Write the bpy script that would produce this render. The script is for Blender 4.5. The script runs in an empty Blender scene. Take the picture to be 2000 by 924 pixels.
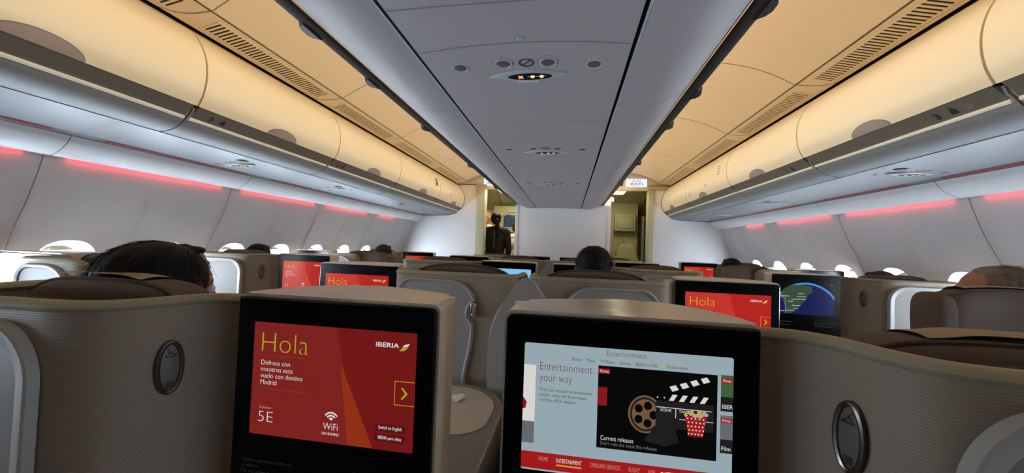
import bpy, bmesh, math, random
from mathutils import Vector, Matrix

random.seed(7)
S = bpy.context.scene
COL = S.collection

# ------------------------------------------------------------------ camera
F_PX = 709.9
BX = Vector((0.98757376, 0.03156365, -0.15395391))   # cabin axes seen in (right, down, forward)
BY = Vector((0.1529028, 0.03339097, 0.98767696))
BZ = Vector((0.03631536, -0.99894383, 0.02814987))
cam_d = bpy.data.cameras.new('camera')
cam = bpy.data.objects.new('camera', cam_d)
COL.objects.link(cam)
cam_d.sensor_fit = 'HORIZONTAL'
cam_d.sensor_width = 36.0
cam_d.lens = 36.0 * F_PX / 2000.0
cam_d.clip_start = 0.02
right = Vector((BX[0], BY[0], BZ[0])); down = Vector((BX[1], BY[1], BZ[1])); fwd = Vector((BX[2], BY[2], BZ[2]))
R3 = Matrix((right, -down, -fwd)).transposed()
cam.matrix_world = Matrix.Translation((0.1745, 0, 1.28)) @ R3.to_4x4()
S.camera = cam

# ------------------------------------------------------------------ look
S.view_settings.view_transform = 'Standard'
S.view_settings.look = 'None'
S.view_settings.gamma = 1.0
S.view_settings.exposure = 0.0
S.view_settings.use_curve_mapping = False
S.cycles.max_bounces = 10
S.cycles.diffuse_bounces = 6
S.cycles.sample_clamp_indirect = 6.0

# ------------------------------------------------------------------ light amounts (tune here)
SKY_L, SKY_R = 80.0, 52.0        # sky seen through the left / right windows
COVE_W = 26.5                    # warm lamp tubes hidden above the centre bins
LED_W = 0.45                     # red mood light strip, per panel
GALLEY_W = 9.5

w = bpy.data.worlds.new('sky'); S.world = w; w.use_nodes = True
nt = w.node_tree; nt.nodes.clear()
out = nt.nodes.new('ShaderNodeOutputWorld'); bg = nt.nodes.new('ShaderNodeBackground')
tc = nt.nodes.new('ShaderNodeTexCoord'); sx = nt.nodes.new('ShaderNodeSeparateXYZ')
mr = nt.nodes.new('ShaderNodeMapRange')
mr.inputs['From Min'].default_value = -0.6; mr.inputs['From Max'].default_value = 0.6
mr.inputs['To Min'].default_value = SKY_L; mr.inputs['To Max'].default_value = SKY_R
nt.links.new(tc.outputs['Generated'], sx.inputs[0]); nt.links.new(sx.outputs['X'], mr.inputs['Value'])
bg.inputs['Color'].default_value = (0.74, 0.87, 1.0, 1)
nt.links.new(mr.outputs[0], bg.inputs['Strength']); nt.links.new(bg.outputs[0], out.inputs[0])

def area(name, loc, direction, sx_, sy_, watts, color, up='Y', portal=False, spread=math.pi):
    l = bpy.data.lights.new(name, 'AREA'); l.shape = 'RECTANGLE'; l.size = sx_; l.size_y = sy_
    l.energy = watts; l.color = color; l.spread = spread
    if portal: l.cycles.is_portal = True
    o = bpy.data.objects.new(name, l); COL.objects.link(o)
    o.location = loc
    o.rotation_euler = Vector(direction).to_track_quat('-Z', up).to_euler()
    return o

Y0, Y1 = -1.72, 5.92             # cabin from behind the camera to the forward bulkhead
WIN_Y = [1.69 + 0.522 * i for i in range(-6, 8)]
WIN_Z = 1.02
OPEN_Y = [y for y in WIN_Y if y > -0.6]      # rearmost blinds are unseen, drawn down to darken the near seats
for sgn in (-1, 1):
    area('cove_lamp', (sgn * 0.685, (Y0 + Y1) / 2, 2.004), (sgn * 0.86, 0, 0.5), Y1 - Y0 - 0.1, 0.018, COVE_W, (1.0, 0.72, 0.42))
    for y in OPEN_Y:
        area('window_daylight', (sgn * 2.83, y, WIN_Z), (-sgn, 0, 0), 0.25, 0.34, 1.0, (1, 1, 1), up='Y', portal=True)
for gx, gy, gz in ((-0.98, 6.45, 2.275), (0.99, 6.45, 2.275), (-1.6, 7.5, 2.05)):  # third lamp is added, without a fixture, to brighten the deep galley
    area('galley_lamp', (gx, gy, gz), (0, 0, -1), 0.24, 0.5, GALLEY_W * (0.4 if gx > 0 else 1.0), (1.0, 0.93, 0.60))

# ------------------------------------------------------------------ materials
def lin(c):
    return tuple(((v / 255) / 12.92 if v / 255 <= 0.04045 else ((v / 255 + 0.055) / 1.055) ** 2.4) for v in c)

def mat(name, rgb, rough=0.5, metal=0.0, noise=0.0, nscale=40.0, bump=0.0, bscale=200.0, ribs=None, weave=False, emit=None, estr=1.0, coat=0.0, spec=0.5):
    m = bpy.data.materials.new(name); m.use_nodes = True
    t = m.node_tree; b = t.nodes['Principled BSDF']
    c = lin(rgb)
    b.inputs['Base Color'].default_value = (*c, 1)
    b.inputs['Roughness'].default_value = rough
    b.inputs['Metallic'].default_value = metal
    b.inputs['Specular IOR Level'].default_value = spec
    if coat: b.inputs['Coat Weight'].default_value = coat; b.inputs['Coat Roughness'].default_value = 0.08
    if emit is not None:
        b.inputs['Emission Color'].default_value = (*lin(emit), 1)
        b.inputs['Emission Strength'].default_value = estr
    co = t.nodes.new('ShaderNodeTexCoord')
    if noise:
        n = t.nodes.new('ShaderNodeTexNoise'); n.inputs['Scale'].default_value = nscale; n.inputs['Detail'].default_value = 4
        t.links.new(co.outputs['Object'], n.inputs['Vector'])
        r = t.nodes.new('ShaderNodeMapRange'); r.inputs['To Min'].default_value = 1 - noise; r.inputs['To Max'].default_value = 1 + noise
        t.links.new(n.outputs['Fac'], r.inputs['Value'])
        mx = t.nodes.new('ShaderNodeMix'); mx.data_type = 'RGBA'; mx.blend_type = 'MULTIPLY'; mx.inputs['Factor'].default_value = 1
        mx.inputs['A'].default_value = (*c, 1); t.links.new(r.outputs[0], mx.inputs['B'])
        t.links.new(mx.outputs['Result'], b.inputs['Base Color'])
    if ribs or bump or weave:
        bp = t.nodes.new('ShaderNodeBump'); bp.inputs['Distance'].default_value = 0.001
        if ribs:
            wv = t.nodes.new('ShaderNodeTexWave'); wv.bands_direction = 'Z'; wv.inputs['Scale'].default_value = ribs
            wv.inputs['Distortion'].default_value = 0.3; wv.inputs['Detail Scale'].default_value = 40
            t.links.new(co.outputs['Object'], wv.inputs['Vector']); t.links.new(wv.outputs['Fac'], bp.inputs['Height'])
            bp.inputs['Strength'].default_value = 0.4
        elif weave:
            v = t.nodes.new('ShaderNodeTexVoronoi'); v.inputs['Scale'].default_value = bscale
            t.links.new(co.outputs['Object'], v.inputs['Vector']); t.links.new(v.outputs['Distance'], bp.inputs['Height'])
            bp.inputs['Strength'].default_value = bump or 0.4
        else:
            n2 = t.nodes.new('ShaderNodeTexNoise'); n2.inputs['Scale'].default_value = bscale
            t.links.new(co.outputs['Object'], n2.inputs['Vector']); t.links.new(n2.outputs['Fac'], bp.inputs['Height'])
            bp.inputs['Strength'].default_value = bump
        t.links.new(bp.outputs[0], b.inputs['Normal'])
    return m

M = {}
M['white'] = mat('white_lining', (226, 225, 226), 0.42, noise=0.015, nscale=6)
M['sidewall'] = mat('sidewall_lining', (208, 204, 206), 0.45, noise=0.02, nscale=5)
M['cream'] = mat('cream_bin', (236, 220, 184), 0.38, noise=0.01, nscale=5)
M['binbody'] = mat('bin_body', (138, 136, 135), 0.6)
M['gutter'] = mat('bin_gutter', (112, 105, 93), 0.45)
M['lip'] = mat('bin_lip', (240, 230, 205), 0.35)
M['centre'] = mat('centre_lining', (164, 157, 156), 0.5, noise=0.02, nscale=8)
M['ceil'] = mat('aisle_ceiling', (228, 214, 190), 0.5, noise=0.015, nscale=5)
M['dark'] = mat('dark_gap', (18, 17, 17), 0.7)
M['seam'] = mat('seam_shadow_gap', (132, 127, 123), 0.8)
M['rail'] = mat('dark_rail', (70, 64, 58), 0.4)
M['hinge'] = mat('black_plastic', (24, 23, 24), 0.35)
M['redrail'] = mat('dull_red_rail', (150, 84, 92), 0.35)
M['greyrail'] = mat('grey_rail', (120, 120, 122), 0.4)
M['carpet'] = mat('carpet', (58, 54, 56), 0.95, noise=0.2, nscale=300, bump=0.6, bscale=400)
M['fabric'] = mat('shell_fabric', (141, 127, 109), 0.62, noise=0.04, nscale=30, ribs=80)
M['trim'] = mat('shell_trim', (148, 138, 112), 0.5, noise=0.03, nscale=60)
M['housing'] = mat('housing_beige', (214, 199, 178), 0.24, noise=0.02, nscale=120, spec=0.6)
M['bezel'] = mat('black_bezel', (6, 6, 7), 0.2, spec=0.22)
M['frame'] = mat('panel_frame', (156, 152, 146), 0.45, spec=0.35)
M['panel'] = mat('panel_grey', (148, 142, 138), 0.5, noise=0.05, nscale=500, spec=0.25)
M['bronze'] = mat('bronze_ring', (120, 108, 98), 0.28, metal=0.9)
M['hookpad'] = mat('hook_pad', (92, 86, 84), 0.4)
M['brown'] = mat('brown_upholstery', (92, 78, 68), 0.9, noise=0.12, nscale=90, weave=True, bump=0.35, bscale=900)
M['brown2'] = mat('brown_upholstery_dark', (66, 57, 51), 0.92, noise=0.12, nscale=90, weave=True, bump=0.35, bscale=900)
M['cloth'] = mat('headrest_cloth', (160, 143, 121), 0.9, noise=0.04, nscale=200, bump=0.3, bscale=500)
M['console'] = mat('console_top', (190, 178, 162), 0.4, noise=0.02, nscale=150)
M['consoleedge'] = mat('console_edge', (128, 122, 114), 0.45)
M['base'] = mat('seat_base', (110, 104, 98), 0.6)
M['chrome'] = mat('chrome', (200, 200, 200), 0.12, metal=1.0)
M['wallwhite'] = mat('bulkhead_white', (238, 236, 237), 0.5, noise=0.015, nscale=4)
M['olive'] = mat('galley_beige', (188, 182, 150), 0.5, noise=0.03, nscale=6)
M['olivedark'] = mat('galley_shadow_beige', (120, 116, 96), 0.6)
M['jumpseat'] = mat('jump_seat_fabric', (205, 200, 168), 0.85, noise=0.04, nscale=80)
M['paper'] = mat('paper', (205, 190, 168), 0.7)
M['text_dark'] = mat('dark_print', (48, 46, 48), 0.6)
M['text_grey'] = mat('grey_print', (118, 116, 114), 0.6)
M['rear_dark'] = mat('rear_wall_dark', (70, 66, 66), 0.9)  # dark unseen rear wall, keeps light off the near seats
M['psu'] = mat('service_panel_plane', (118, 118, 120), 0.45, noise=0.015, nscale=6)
M['shade'] = mat('window_shade', (226, 214, 184), 0.6)
M['reveal'] = mat('window_reveal', (150, 153, 158), 0.45)
M['handle'] = mat('bin_handle', (156, 140, 128), 0.4)
M['lens'] = mat('service_bezel', (176, 176, 180), 0.38)
M['readlamp'] = mat('reading_lamp', (92, 88, 90), 0.45, spec=0.12)
M['readlamp2'] = mat('reading_lamp_reddish', (106, 88, 86), 0.45, spec=0.12)
M['signdark'] = mat('sign_black', (14, 13, 16), 0.5, spec=0.1)
def emi(name, rgb, s=1.0, rough=0.25):
    if name.startswith('screen_'): s *= 0.8
    return mat(name, (5, 5, 5), rough, emit=rgb, estr=s, spec=0.25)
M['e_amber'] = emi('sign_amber', (255, 214, 140), 1.2)
M['e_redsign'] = emi('sign_red', (226, 96, 70), 0.9)
M['e_exit'] = emi('exit_white', (240, 246, 252), 1.0)
M['e_lamp'] = emi('galley_lamp_face', (255, 244, 190), 1.5)
M['d_red'] = emi('screen_dim_red', (124, 26, 26), 1.0, 0.18)  # dim set: darker copies carrying the near display's viewing-angle falloff
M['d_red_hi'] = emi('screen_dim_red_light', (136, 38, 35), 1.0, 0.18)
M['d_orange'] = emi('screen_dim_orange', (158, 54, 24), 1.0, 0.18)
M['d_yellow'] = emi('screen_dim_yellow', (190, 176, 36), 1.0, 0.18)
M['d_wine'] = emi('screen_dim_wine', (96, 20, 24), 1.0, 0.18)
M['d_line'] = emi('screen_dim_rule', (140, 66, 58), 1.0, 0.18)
M['e_red'] = emi('screen_red', (196, 42, 34), 1.0, 0.18)
M['e_red_hi'] = emi('screen_red_light', (214, 60, 48), 1.0, 0.18)
M['e_orange'] = emi('screen_orange', (214, 78, 22), 1.0, 0.18)
M['e_wine'] = emi('screen_wine', (150, 26, 30), 1.0, 0.18)
M['e_line'] = emi('screen_thin_rule', (206, 90, 70), 1.0, 0.18)
M['e_yellow'] = emi('screen_yellow', (226, 206, 30), 1.0, 0.18)
M['e_white'] = emi('screen_white', (236, 232, 230), 1.0, 0.18)
M['e_pale'] = emi('screen_pale_blue', (164, 184, 192), 1.0, 0.18)
M['e_soft'] = emi('screen_soft_glare', (196, 208, 226), 1.0, 0.18)  # even glow standing in for window reflection on the display glass
M['e_mid'] = emi('screen_mid_grey', (110, 116, 120), 1.0, 0.18)
M['e_ink'] = emi('screen_ink', (120, 66, 76), 1.0, 0.18)
M['e_ink2'] = emi('screen_ink_grey', (84, 88, 92), 1.0, 0.18)
M['e_black'] = emi('screen_black', (9, 9, 10), 1.0, 0.18)
M['e_darkgrey'] = emi('screen_dark_grey', (34, 34, 36), 1.0, 0.18)
M['e_brass'] = emi('screen_brass', (128, 94, 64), 1.0, 0.18)
M['e_gold'] = emi('screen_gold', (232, 178, 60), 1.0, 0.18)
M['e_bar'] = emi('screen_bar_red', (176, 30, 30), 1.0, 0.18)
M['e_pink'] = emi('screen_bar_text', (216, 140, 134), 1.0, 0.18)
M['e_green'] = emi('screen_green', (70, 104, 66), 1.0, 0.18)
M['e_navy'] = emi('screen_navy', (22, 30, 92), 1.0, 0.18)
M['e_limb'] = emi('screen_limb_blue', (70, 150, 226), 1.1, 0.18)
M['e_land'] = emi('screen_land', (62, 84, 62), 1.0, 0.18)
M['e_cyan'] = emi('screen_cyan', (130, 200, 240), 1.2, 0.18)
M['e_blackglass'] = mat('screen_off', (5, 5, 7), 0.12)
M['safety'] = mat('safety_print', (120, 118, 118), 0.6)
SKIN = {n: mat('skin_' + n, c, 0.5, noise=0.05, nscale=40) for n, c in (('tan', (158, 104, 82)), ('light', (226, 176, 150)))}
HAIR = {n: mat('hair_' + n, c, r + 0.15, noise=0.25, nscale=120, bump=0.4, bscale=260, spec=0.18) for n, c, r in (
    ('black', (17, 14, 14), 0.45), ('brown', (44, 31, 26), 0.5), ('grey', (126, 113, 99), 0.6), ('auburn', (58, 34, 28), 0.5))}
M['eyewhite'] = mat('eye_white', (225, 220, 214), 0.2)
M['cloth_black'] = mat('black_jacket', (22, 20, 24), 0.8, bump=0.3, bscale=300)
M['cloth_white'] = mat('white_shirt', (222, 218, 200), 0.8, bump=0.3, bscale=200)
M['cloth_navy'] = mat('navy_knit', (40, 44, 62), 0.85, bump=0.3, bscale=300)
M['cloth_grey'] = mat('grey_shirt', (104, 104, 108), 0.85, bump=0.3, bscale=300)
M['cloth_trouser'] = mat('dark_trousers', (34, 34, 40), 0.85)
M['shoe'] = mat('black_leather', (18, 17, 17), 0.4)
M['stitch'] = mat('pale_piping', (190, 170, 140), 0.7)

def glass():
    m = bpy.data.materials.new('window_glass'); m.use_nodes = True; t = m.node_tree; t.nodes.clear()
    o = t.nodes.new('ShaderNodeOutputMaterial'); mx = t.nodes.new('ShaderNodeMixShader')
    tr = t.nodes.new('ShaderNodeBsdfTransparent'); gl = t.nodes.new('ShaderNodeBsdfGlossy')
    gl.inputs['Roughness'].default_value = 0.05; mx.inputs[0].default_value = 0.07
    tr.inputs['Color'].default_value = (0.93, 0.96, 0.98, 1)
    t.links.new(tr.outputs[0], mx.inputs[1]); t.links.new(gl.outputs[0], mx.inputs[2]); t.links.new(mx.outputs[0], o.inputs[0])
    return m
M['glass'] = glass()

# ------------------------------------------------------------------ mesh helpers
def link(name, me, parent=None, loc=None):
    o = bpy.data.objects.new(name, me); COL.objects.link(o)
    if parent is not None: o.parent = parent
    if loc is not None: o.location = loc
    return o

def finish(me, mats, smooth=True, angle=40):
    for m in (mats if isinstance(mats, (list, tuple)) else [mats]): me.materials.append(m)
    if smooth:
        me.polygons.foreach_set('use_smooth', [True] * len(me.polygons))
        if angle: me.set_sharp_from_angle(angle=math.radians(angle))
    me.update()
    return me

def mesh(name, verts, faces, mats, smooth=True, angle=40, fmat=None):
    me = bpy.data.meshes.new(name); me.from_pydata([tuple(v) for v in verts], [], faces)
    bm = bmesh.new(); bm.from_mesh(me); bmesh.ops.recalc_face_normals(bm, faces=bm.faces[:]); bm.to_mesh(me); bm.free()
    if fmat: me.polygons.foreach_set('material_index', fmat)
    return finish(me, mats, smooth, angle)

def bm_mesh(name, bm, mats, smooth=True, angle=40):
    me = bpy.data.meshes.new(name)
    bmesh.ops.recalc_face_normals(bm, faces=bm.faces[:])
    bm.to_mesh(me); bm.free()
    return finish(me, mats, smooth, angle)

def tag(o, label=None, cat=None, group=None, kind=None):
    if label: o['label'] = label
    if cat: o['category'] = cat
    if group: o['group'] = group
    if kind: o['kind'] = kind
    return o

def thing(name, label, cat, loc=(0, 0, 0), rz=0.0, group=None):
    o = bpy.data.objects.new(name, None); COL.objects.link(o); o.empty_display_size = 0.1
    o.location = loc; o.rotation_euler = (0, 0, rz)
    return tag(o, label, cat, group)

def struct(name, me): return tag(link(name, me), kind='structure')

def catmull(pts, n=6, closed=False):
    out_ = []; P = [Vector(p) for p in pts]; N = len(P)
    rng = range(N) if closed else range(N - 1)
    for i in rng:
        p1, p2 = P[i], P[(i + 1) % N]
        p0 = P[i - 1] if (i > 0 or closed) else p1
        p3 = P[(i + 2) % N] if (i + 2 < N or closed) else p2
        for k in range(n):
            t = k / n
            out_.append(0.5 * ((2 * p1) + (p2 - p0) * t + (2 * p0 - 5 * p1 + 4 * p2 - p3) * t * t + (3 * p1 - p0 - 3 * p2 + p3) * t ** 3))
    if not closed: out_.append(P[-1])
    return out_

def sweep(name, prof, ys, mats, sgn=1, closed=False, caps=False, angle=40):
    """section profile (x, z) carried along y"""
    n = len(prof); V = []; Fc = []
    for y in ys:
        for (x, z) in prof: V.append((sgn * x, y, z))
    m = n if closed else n - 1
    for j in range(len(ys) - 1):
        for i in range(m):
            a = j * n + i; b = j * n + (i + 1) % n
            Fc.append((a, b, b + n, a + n))
    if caps:
        Fc.append(tuple(range(n))); Fc.append(tuple((len(ys) - 1) * n + i for i in range(n)))
    return mesh(name, V, Fc, mats, True, angle)

def box_bm(bm, x0, x1, y0, y1, z0, z1, bev=0.0, seg=2):
    r = bmesh.ops.create_cube(bm, size=1.0)
    for v in r['verts']:
        v.co = Vector(((x0 + x1) / 2 + v.co.x * (x1 - x0), (y0 + y1) / 2 + v.co.y * (y1 - y0), (z0 + z1) / 2 + v.co.z * (z1 - z0)))
    if bev:
        es = list({e for v in r['verts'] for e in v.link_edges})
        bmesh.ops.bevel(bm, geom=es, offset=bev, segments=seg, affect='EDGES', profile=0.6)

def boxes(name, bl, mats, bev=0.004, seg=2):
    bm = bmesh.new()
    for b in bl: box_bm(bm, *b, bev=bev, seg=seg)
    return bm_mesh(name, bm, mats)

def tube_bm(bm, path, r, n=8, closed=False, rz=None, upv=None):
    P = [Vector(p) for p in path]; rings = []; N = len(P)
    for i, p in enumerate(P):
        a = P[i - 1] if (i or closed) else p
        b = P[(i + 1) % N] if (i < N - 1 or closed) else p
        t = (b - a).normalized()
        up = upv if upv is not None else (Vector((0, 0, 1)) if abs(t.z) < 0.9 else Vector((0, 1, 0)))
        s = t.cross(up).normalized(); u = s.cross(t).normalized()
        rr = r[i] if isinstance(r, (list, tuple)) else r
        rv = rr if rz is None else rz
        rings.append([bm.verts.new(p + s * rr * math.cos(2 * math.pi * k / n) + u * rv * math.sin(2 * math.pi * k / n)) for k in range(n)])
    m = N if closed else N - 1
    for i in range(m):
        A, Bq = rings[i], rings[(i + 1) % N]
        for k in range(n): bm.faces.new((A[k], A[(k + 1) % n], Bq[(k + 1) % n], Bq[k]))
    if not closed: bm.faces.new(rings[0][::-1]); bm.faces.new(rings[-1])

def tube(name, path, r, m, n=8, closed=False, rz=None):
    bm = bmesh.new(); tube_bm(bm, path, r, n, closed, rz); return bm_mesh(name, bm, m)

def cushion_bm(bm, c, size, e=0.35, nu=28, nv=16, crown=0.0):
    """superellipsoid cushion"""
    def sp(v, p): return math.copysign(abs(v) ** p, v)
    rows = []
    for j in range(nv + 1):
        ph = -math.pi / 2 + math.pi * j / nv; row = []
        for i in range(nu):
            th = 2 * math.pi * i / nu
            x = sp(math.cos(ph), e) * sp(math.cos(th), e); y = sp(math.cos(ph), e) * sp(math.sin(th), e); z = sp(math.sin(ph), e)
            row.append(bm.verts.new((c[0] + x * size[0] / 2, c[1] + y * size[1] / 2, c[2] + z * size[2] / 2 + crown * (1 - x * x) * (z > 0))))
        rows.append(row)
    for j in range(nv):
        for i in range(nu):
            bm.faces.new((rows[j][i], rows[j][(i + 1) % nu], rows[j + 1][(i + 1) % nu], rows[j + 1][i]))
    bmesh.ops.remove_doubles(bm, verts=rows[0] + rows[-1], dist=1e-5)

def disc_bm(bm, c, rx, ry, n=24, z=None, plane='xy'):
    vs = []
    for k in range(n):
        a = 2 * math.pi * k / n
        d = (rx * math.cos(a), ry * math.sin(a))
        vs.append(bm.verts.new((c[0] + d[0], c[1] + d[1], c[2]) if plane == 'xy' else (c[0] + d[0], c[1], c[2] + d[1])))
    return bm.faces.new(vs)

def rrect(x0, x1, z0, z1, radii, n=8):
    """rounded rectangle outline; radii = (bottom left, bottom right, top right, top left)"""
    pts = []
    for (cx, cz, a0, r) in ((x0, z0, math.pi, radii[0]), (x1, z0, 1.5 * math.pi, radii[1]), (x1, z1, 0, radii[2]), (x0, z1, 0.5 * math.pi, radii[3])):
        ox = cx + (r if cx == x0 else -r); oz = cz + (r if cz == z0 else -r)
        for k in range(n + 1):
            a = a0 + 0.5 * math.pi * k / n
            pts.append((ox + r * math.cos(a), oz + r * math.sin(a)))
    return pts

def inset(pts, d):
    out_ = []; n = len(pts)
    for i in range(n):
        a = Vector(pts[i - 1]); b = Vector(pts[i]); c = Vector(pts[(i + 1) % n])
        t1 = (b - a); t2 = (c - b)
        if t1.length < 1e-9: t1 = t2
        if t2.length < 1e-9: t2 = t1
        t = (t1.normalized() + t2.normalized())
        t = t.normalized() if t.length > 1e-6 else t1.normalized()
        nrm = Vector((-t.y, t.x))
        out_.append(tuple(b + nrm * d))
    return out_

# ------------------------------------------------------------------ lettering
_glyph = {}
def text_geo(s, off=0.0):
    key = (s, off)
    if key in _glyph: return _glyph[key]
    cu = bpy.data.curves.new('lettering', 'FONT'); cu.body = s; cu.size = 1.0; cu.offset = off; cu.resolution_u = 4
    ob = bpy.data.objects.new('lettering', cu); COL.objects.link(ob)
    dg = bpy.context.evaluated_depsgraph_get(); dg.update()
    me = bpy.data.meshes.new_from_object(ob.evaluated_get(dg))
    V = [(v.co.x, v.co.y) for v in me.vertices]; Fc = [tuple(p.vertices) for p in me.polygons]
    bpy.data.objects.remove(ob); bpy.data.curves.remove(cu); bpy.data.meshes.remove(me)
    _glyph[key] = (V, Fc); return _glyph[key]
CAP = max(v[1] for v in text_geo('H')[0])

class Flat:
    """printed or displayed marks laid on a surface: a = along, b = up; mapped to 3D by fn(a, b, height)"""
    def __init__(self): self.V = []; self.F = []; self.I = []; self.mats = []
    def mi(self, m):
        if m not in self.mats: self.mats.append(m)
        return self.mats.index(m)
    def poly(self, pts, m, h=0.0004):
        i0 = len(self.V); self.V += [(p[0], p[1], h) for p in pts]
        self.F.append(tuple(range(i0, i0 + len(pts)))); self.I.append(self.mi(m))
    def rect(self, a0, a1, b0, b1, m, h=0.0004): self.poly([(a0, b0), (a1, b0), (a1, b1), (a0, b1)], m, h)
    def disc(self, a, b, r, m, h=0.0004, r2=None, n=20): self.poly([(a + r * math.cos(2 * math.pi * k / n), b + (r2 or r) * math.sin(2 * math.pi * k / n)) for k in range(n)], m, h)
    def arc(self, a, b, r0, r1, t0, t1, m, h=0.0004, n=10, e=1.0):
        for k in range(n):
            u = t0 + (t1 - t0) * k / n; v = t0 + (t1 - t0) * (k + 1) / n
            self.poly([(a + r0 * math.cos(u), b + e * r0 * math.sin(u)), (a + r1 * math.cos(u), b + e * r1 * math.sin(u)), (a + r1 * math.cos(v), b + e * r1 * math.sin(v)), (a + r0 * math.cos(v), b + e * r0 * math.sin(v))], m, h)
    def line(self, p, q, wd, m, h=0.0004):
        d = Vector((q[0] - p[0], q[1] - p[1])); nrm = Vector((-d.y, d.x)).normalized() * wd / 2
        self.poly([(p[0] + nrm.x, p[1] + nrm.y), (p[0] - nrm.x, p[1] - nrm.y), (q[0] - nrm.x, q[1] - nrm.y), (q[0] + nrm.x, q[1] + nrm.y)], m, h)
    def text(self, s, a, b, cap, width, m, h=0.0006, off=0.0):
        V, Fc = text_geo(s, off)
        if not V: return
        x0 = min(v[0] for v in V); x1 = max(v[0] for v in V)
        sz = cap / CAP; sx_ = (width / (x1 - x0)) if width else sz
        i0 = len(self.V); k = self.mi(m)
        self.V += [(a + (v[0] - x0) * sx_, b + v[1] * sz, h) for v in V]
        for f in Fc: self.F.append(tuple(i0 + i for i in f)); self.I.append(k)
    def build(self, name, fn, parent=None):
        me = bpy.data.meshes.new(name); me.from_pydata([tuple(fn(*v)) for v in self.V], [], self.F)
        me.polygons.foreach_set('material_index', self.I)
        for m in self.mats: me.materials.append(m)
        me.update()
        return link(name, me, parent)

# ------------------------------------------------------------------ cabin section (|x|, z)
BINDOOR = catmull([(1.718, 2.302), (1.665, 2.262), (1.613, 2.185), (1.587, 2.105), (1.584, 2.03), (1.598, 1.96), (1.624, 1.906)], 5)
BINDOOR = [(p.x, p.y) for p in BINDOOR]
LOWER = [(p.x, p.y) for p in catmull([(1.692, 1.85), (1.715, 1.824), (1.765, 1.797), (1.85, 1.78)], 4)]
WALLP = [Vector(p) for p in [(2.452, 1.668), (2.475, 1.60), (2.565, 1.43), (2.64, 1.285), (2.685, 1.17), (2.71, 1.05), (2.718, 0.9), (2.71, 0.7), (2.66, 0.4), (2.58, 0.1), (2.555, 0.0)]]
_wp = catmull(WALLP, 10)
def wall_x(z):
    for a, b in zip(_wp, _wp[1:]):
        if b.y <= z <= a.y: return a.x + (b.x - a.x) * (a.y - z) / max(1e-9, a.y - b.y)
    return _wp[0].x if z > _wp[0].y else _wp[-1].x
def wall_pt(y, z, sgn):
    yc = min(WIN_Y, key=lambda q: abs(q - y))
    ph = min(1.0, abs(y - yc) / 0.261)
    rid = 0.030 * (ph ** 5) * max(0.0, min(1.0, (1.62 - z) / 0.2))
    return (sgn * (wall_x(z) - rid), y, z)

def superell(a, ry, rz, p=2.5):
    c, s = math.cos(a), math.sin(a)
    return math.copysign(abs(c) ** (2 / p), c) * ry, math.copysign(abs(s) ** (2 / p), s) * rz

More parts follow.
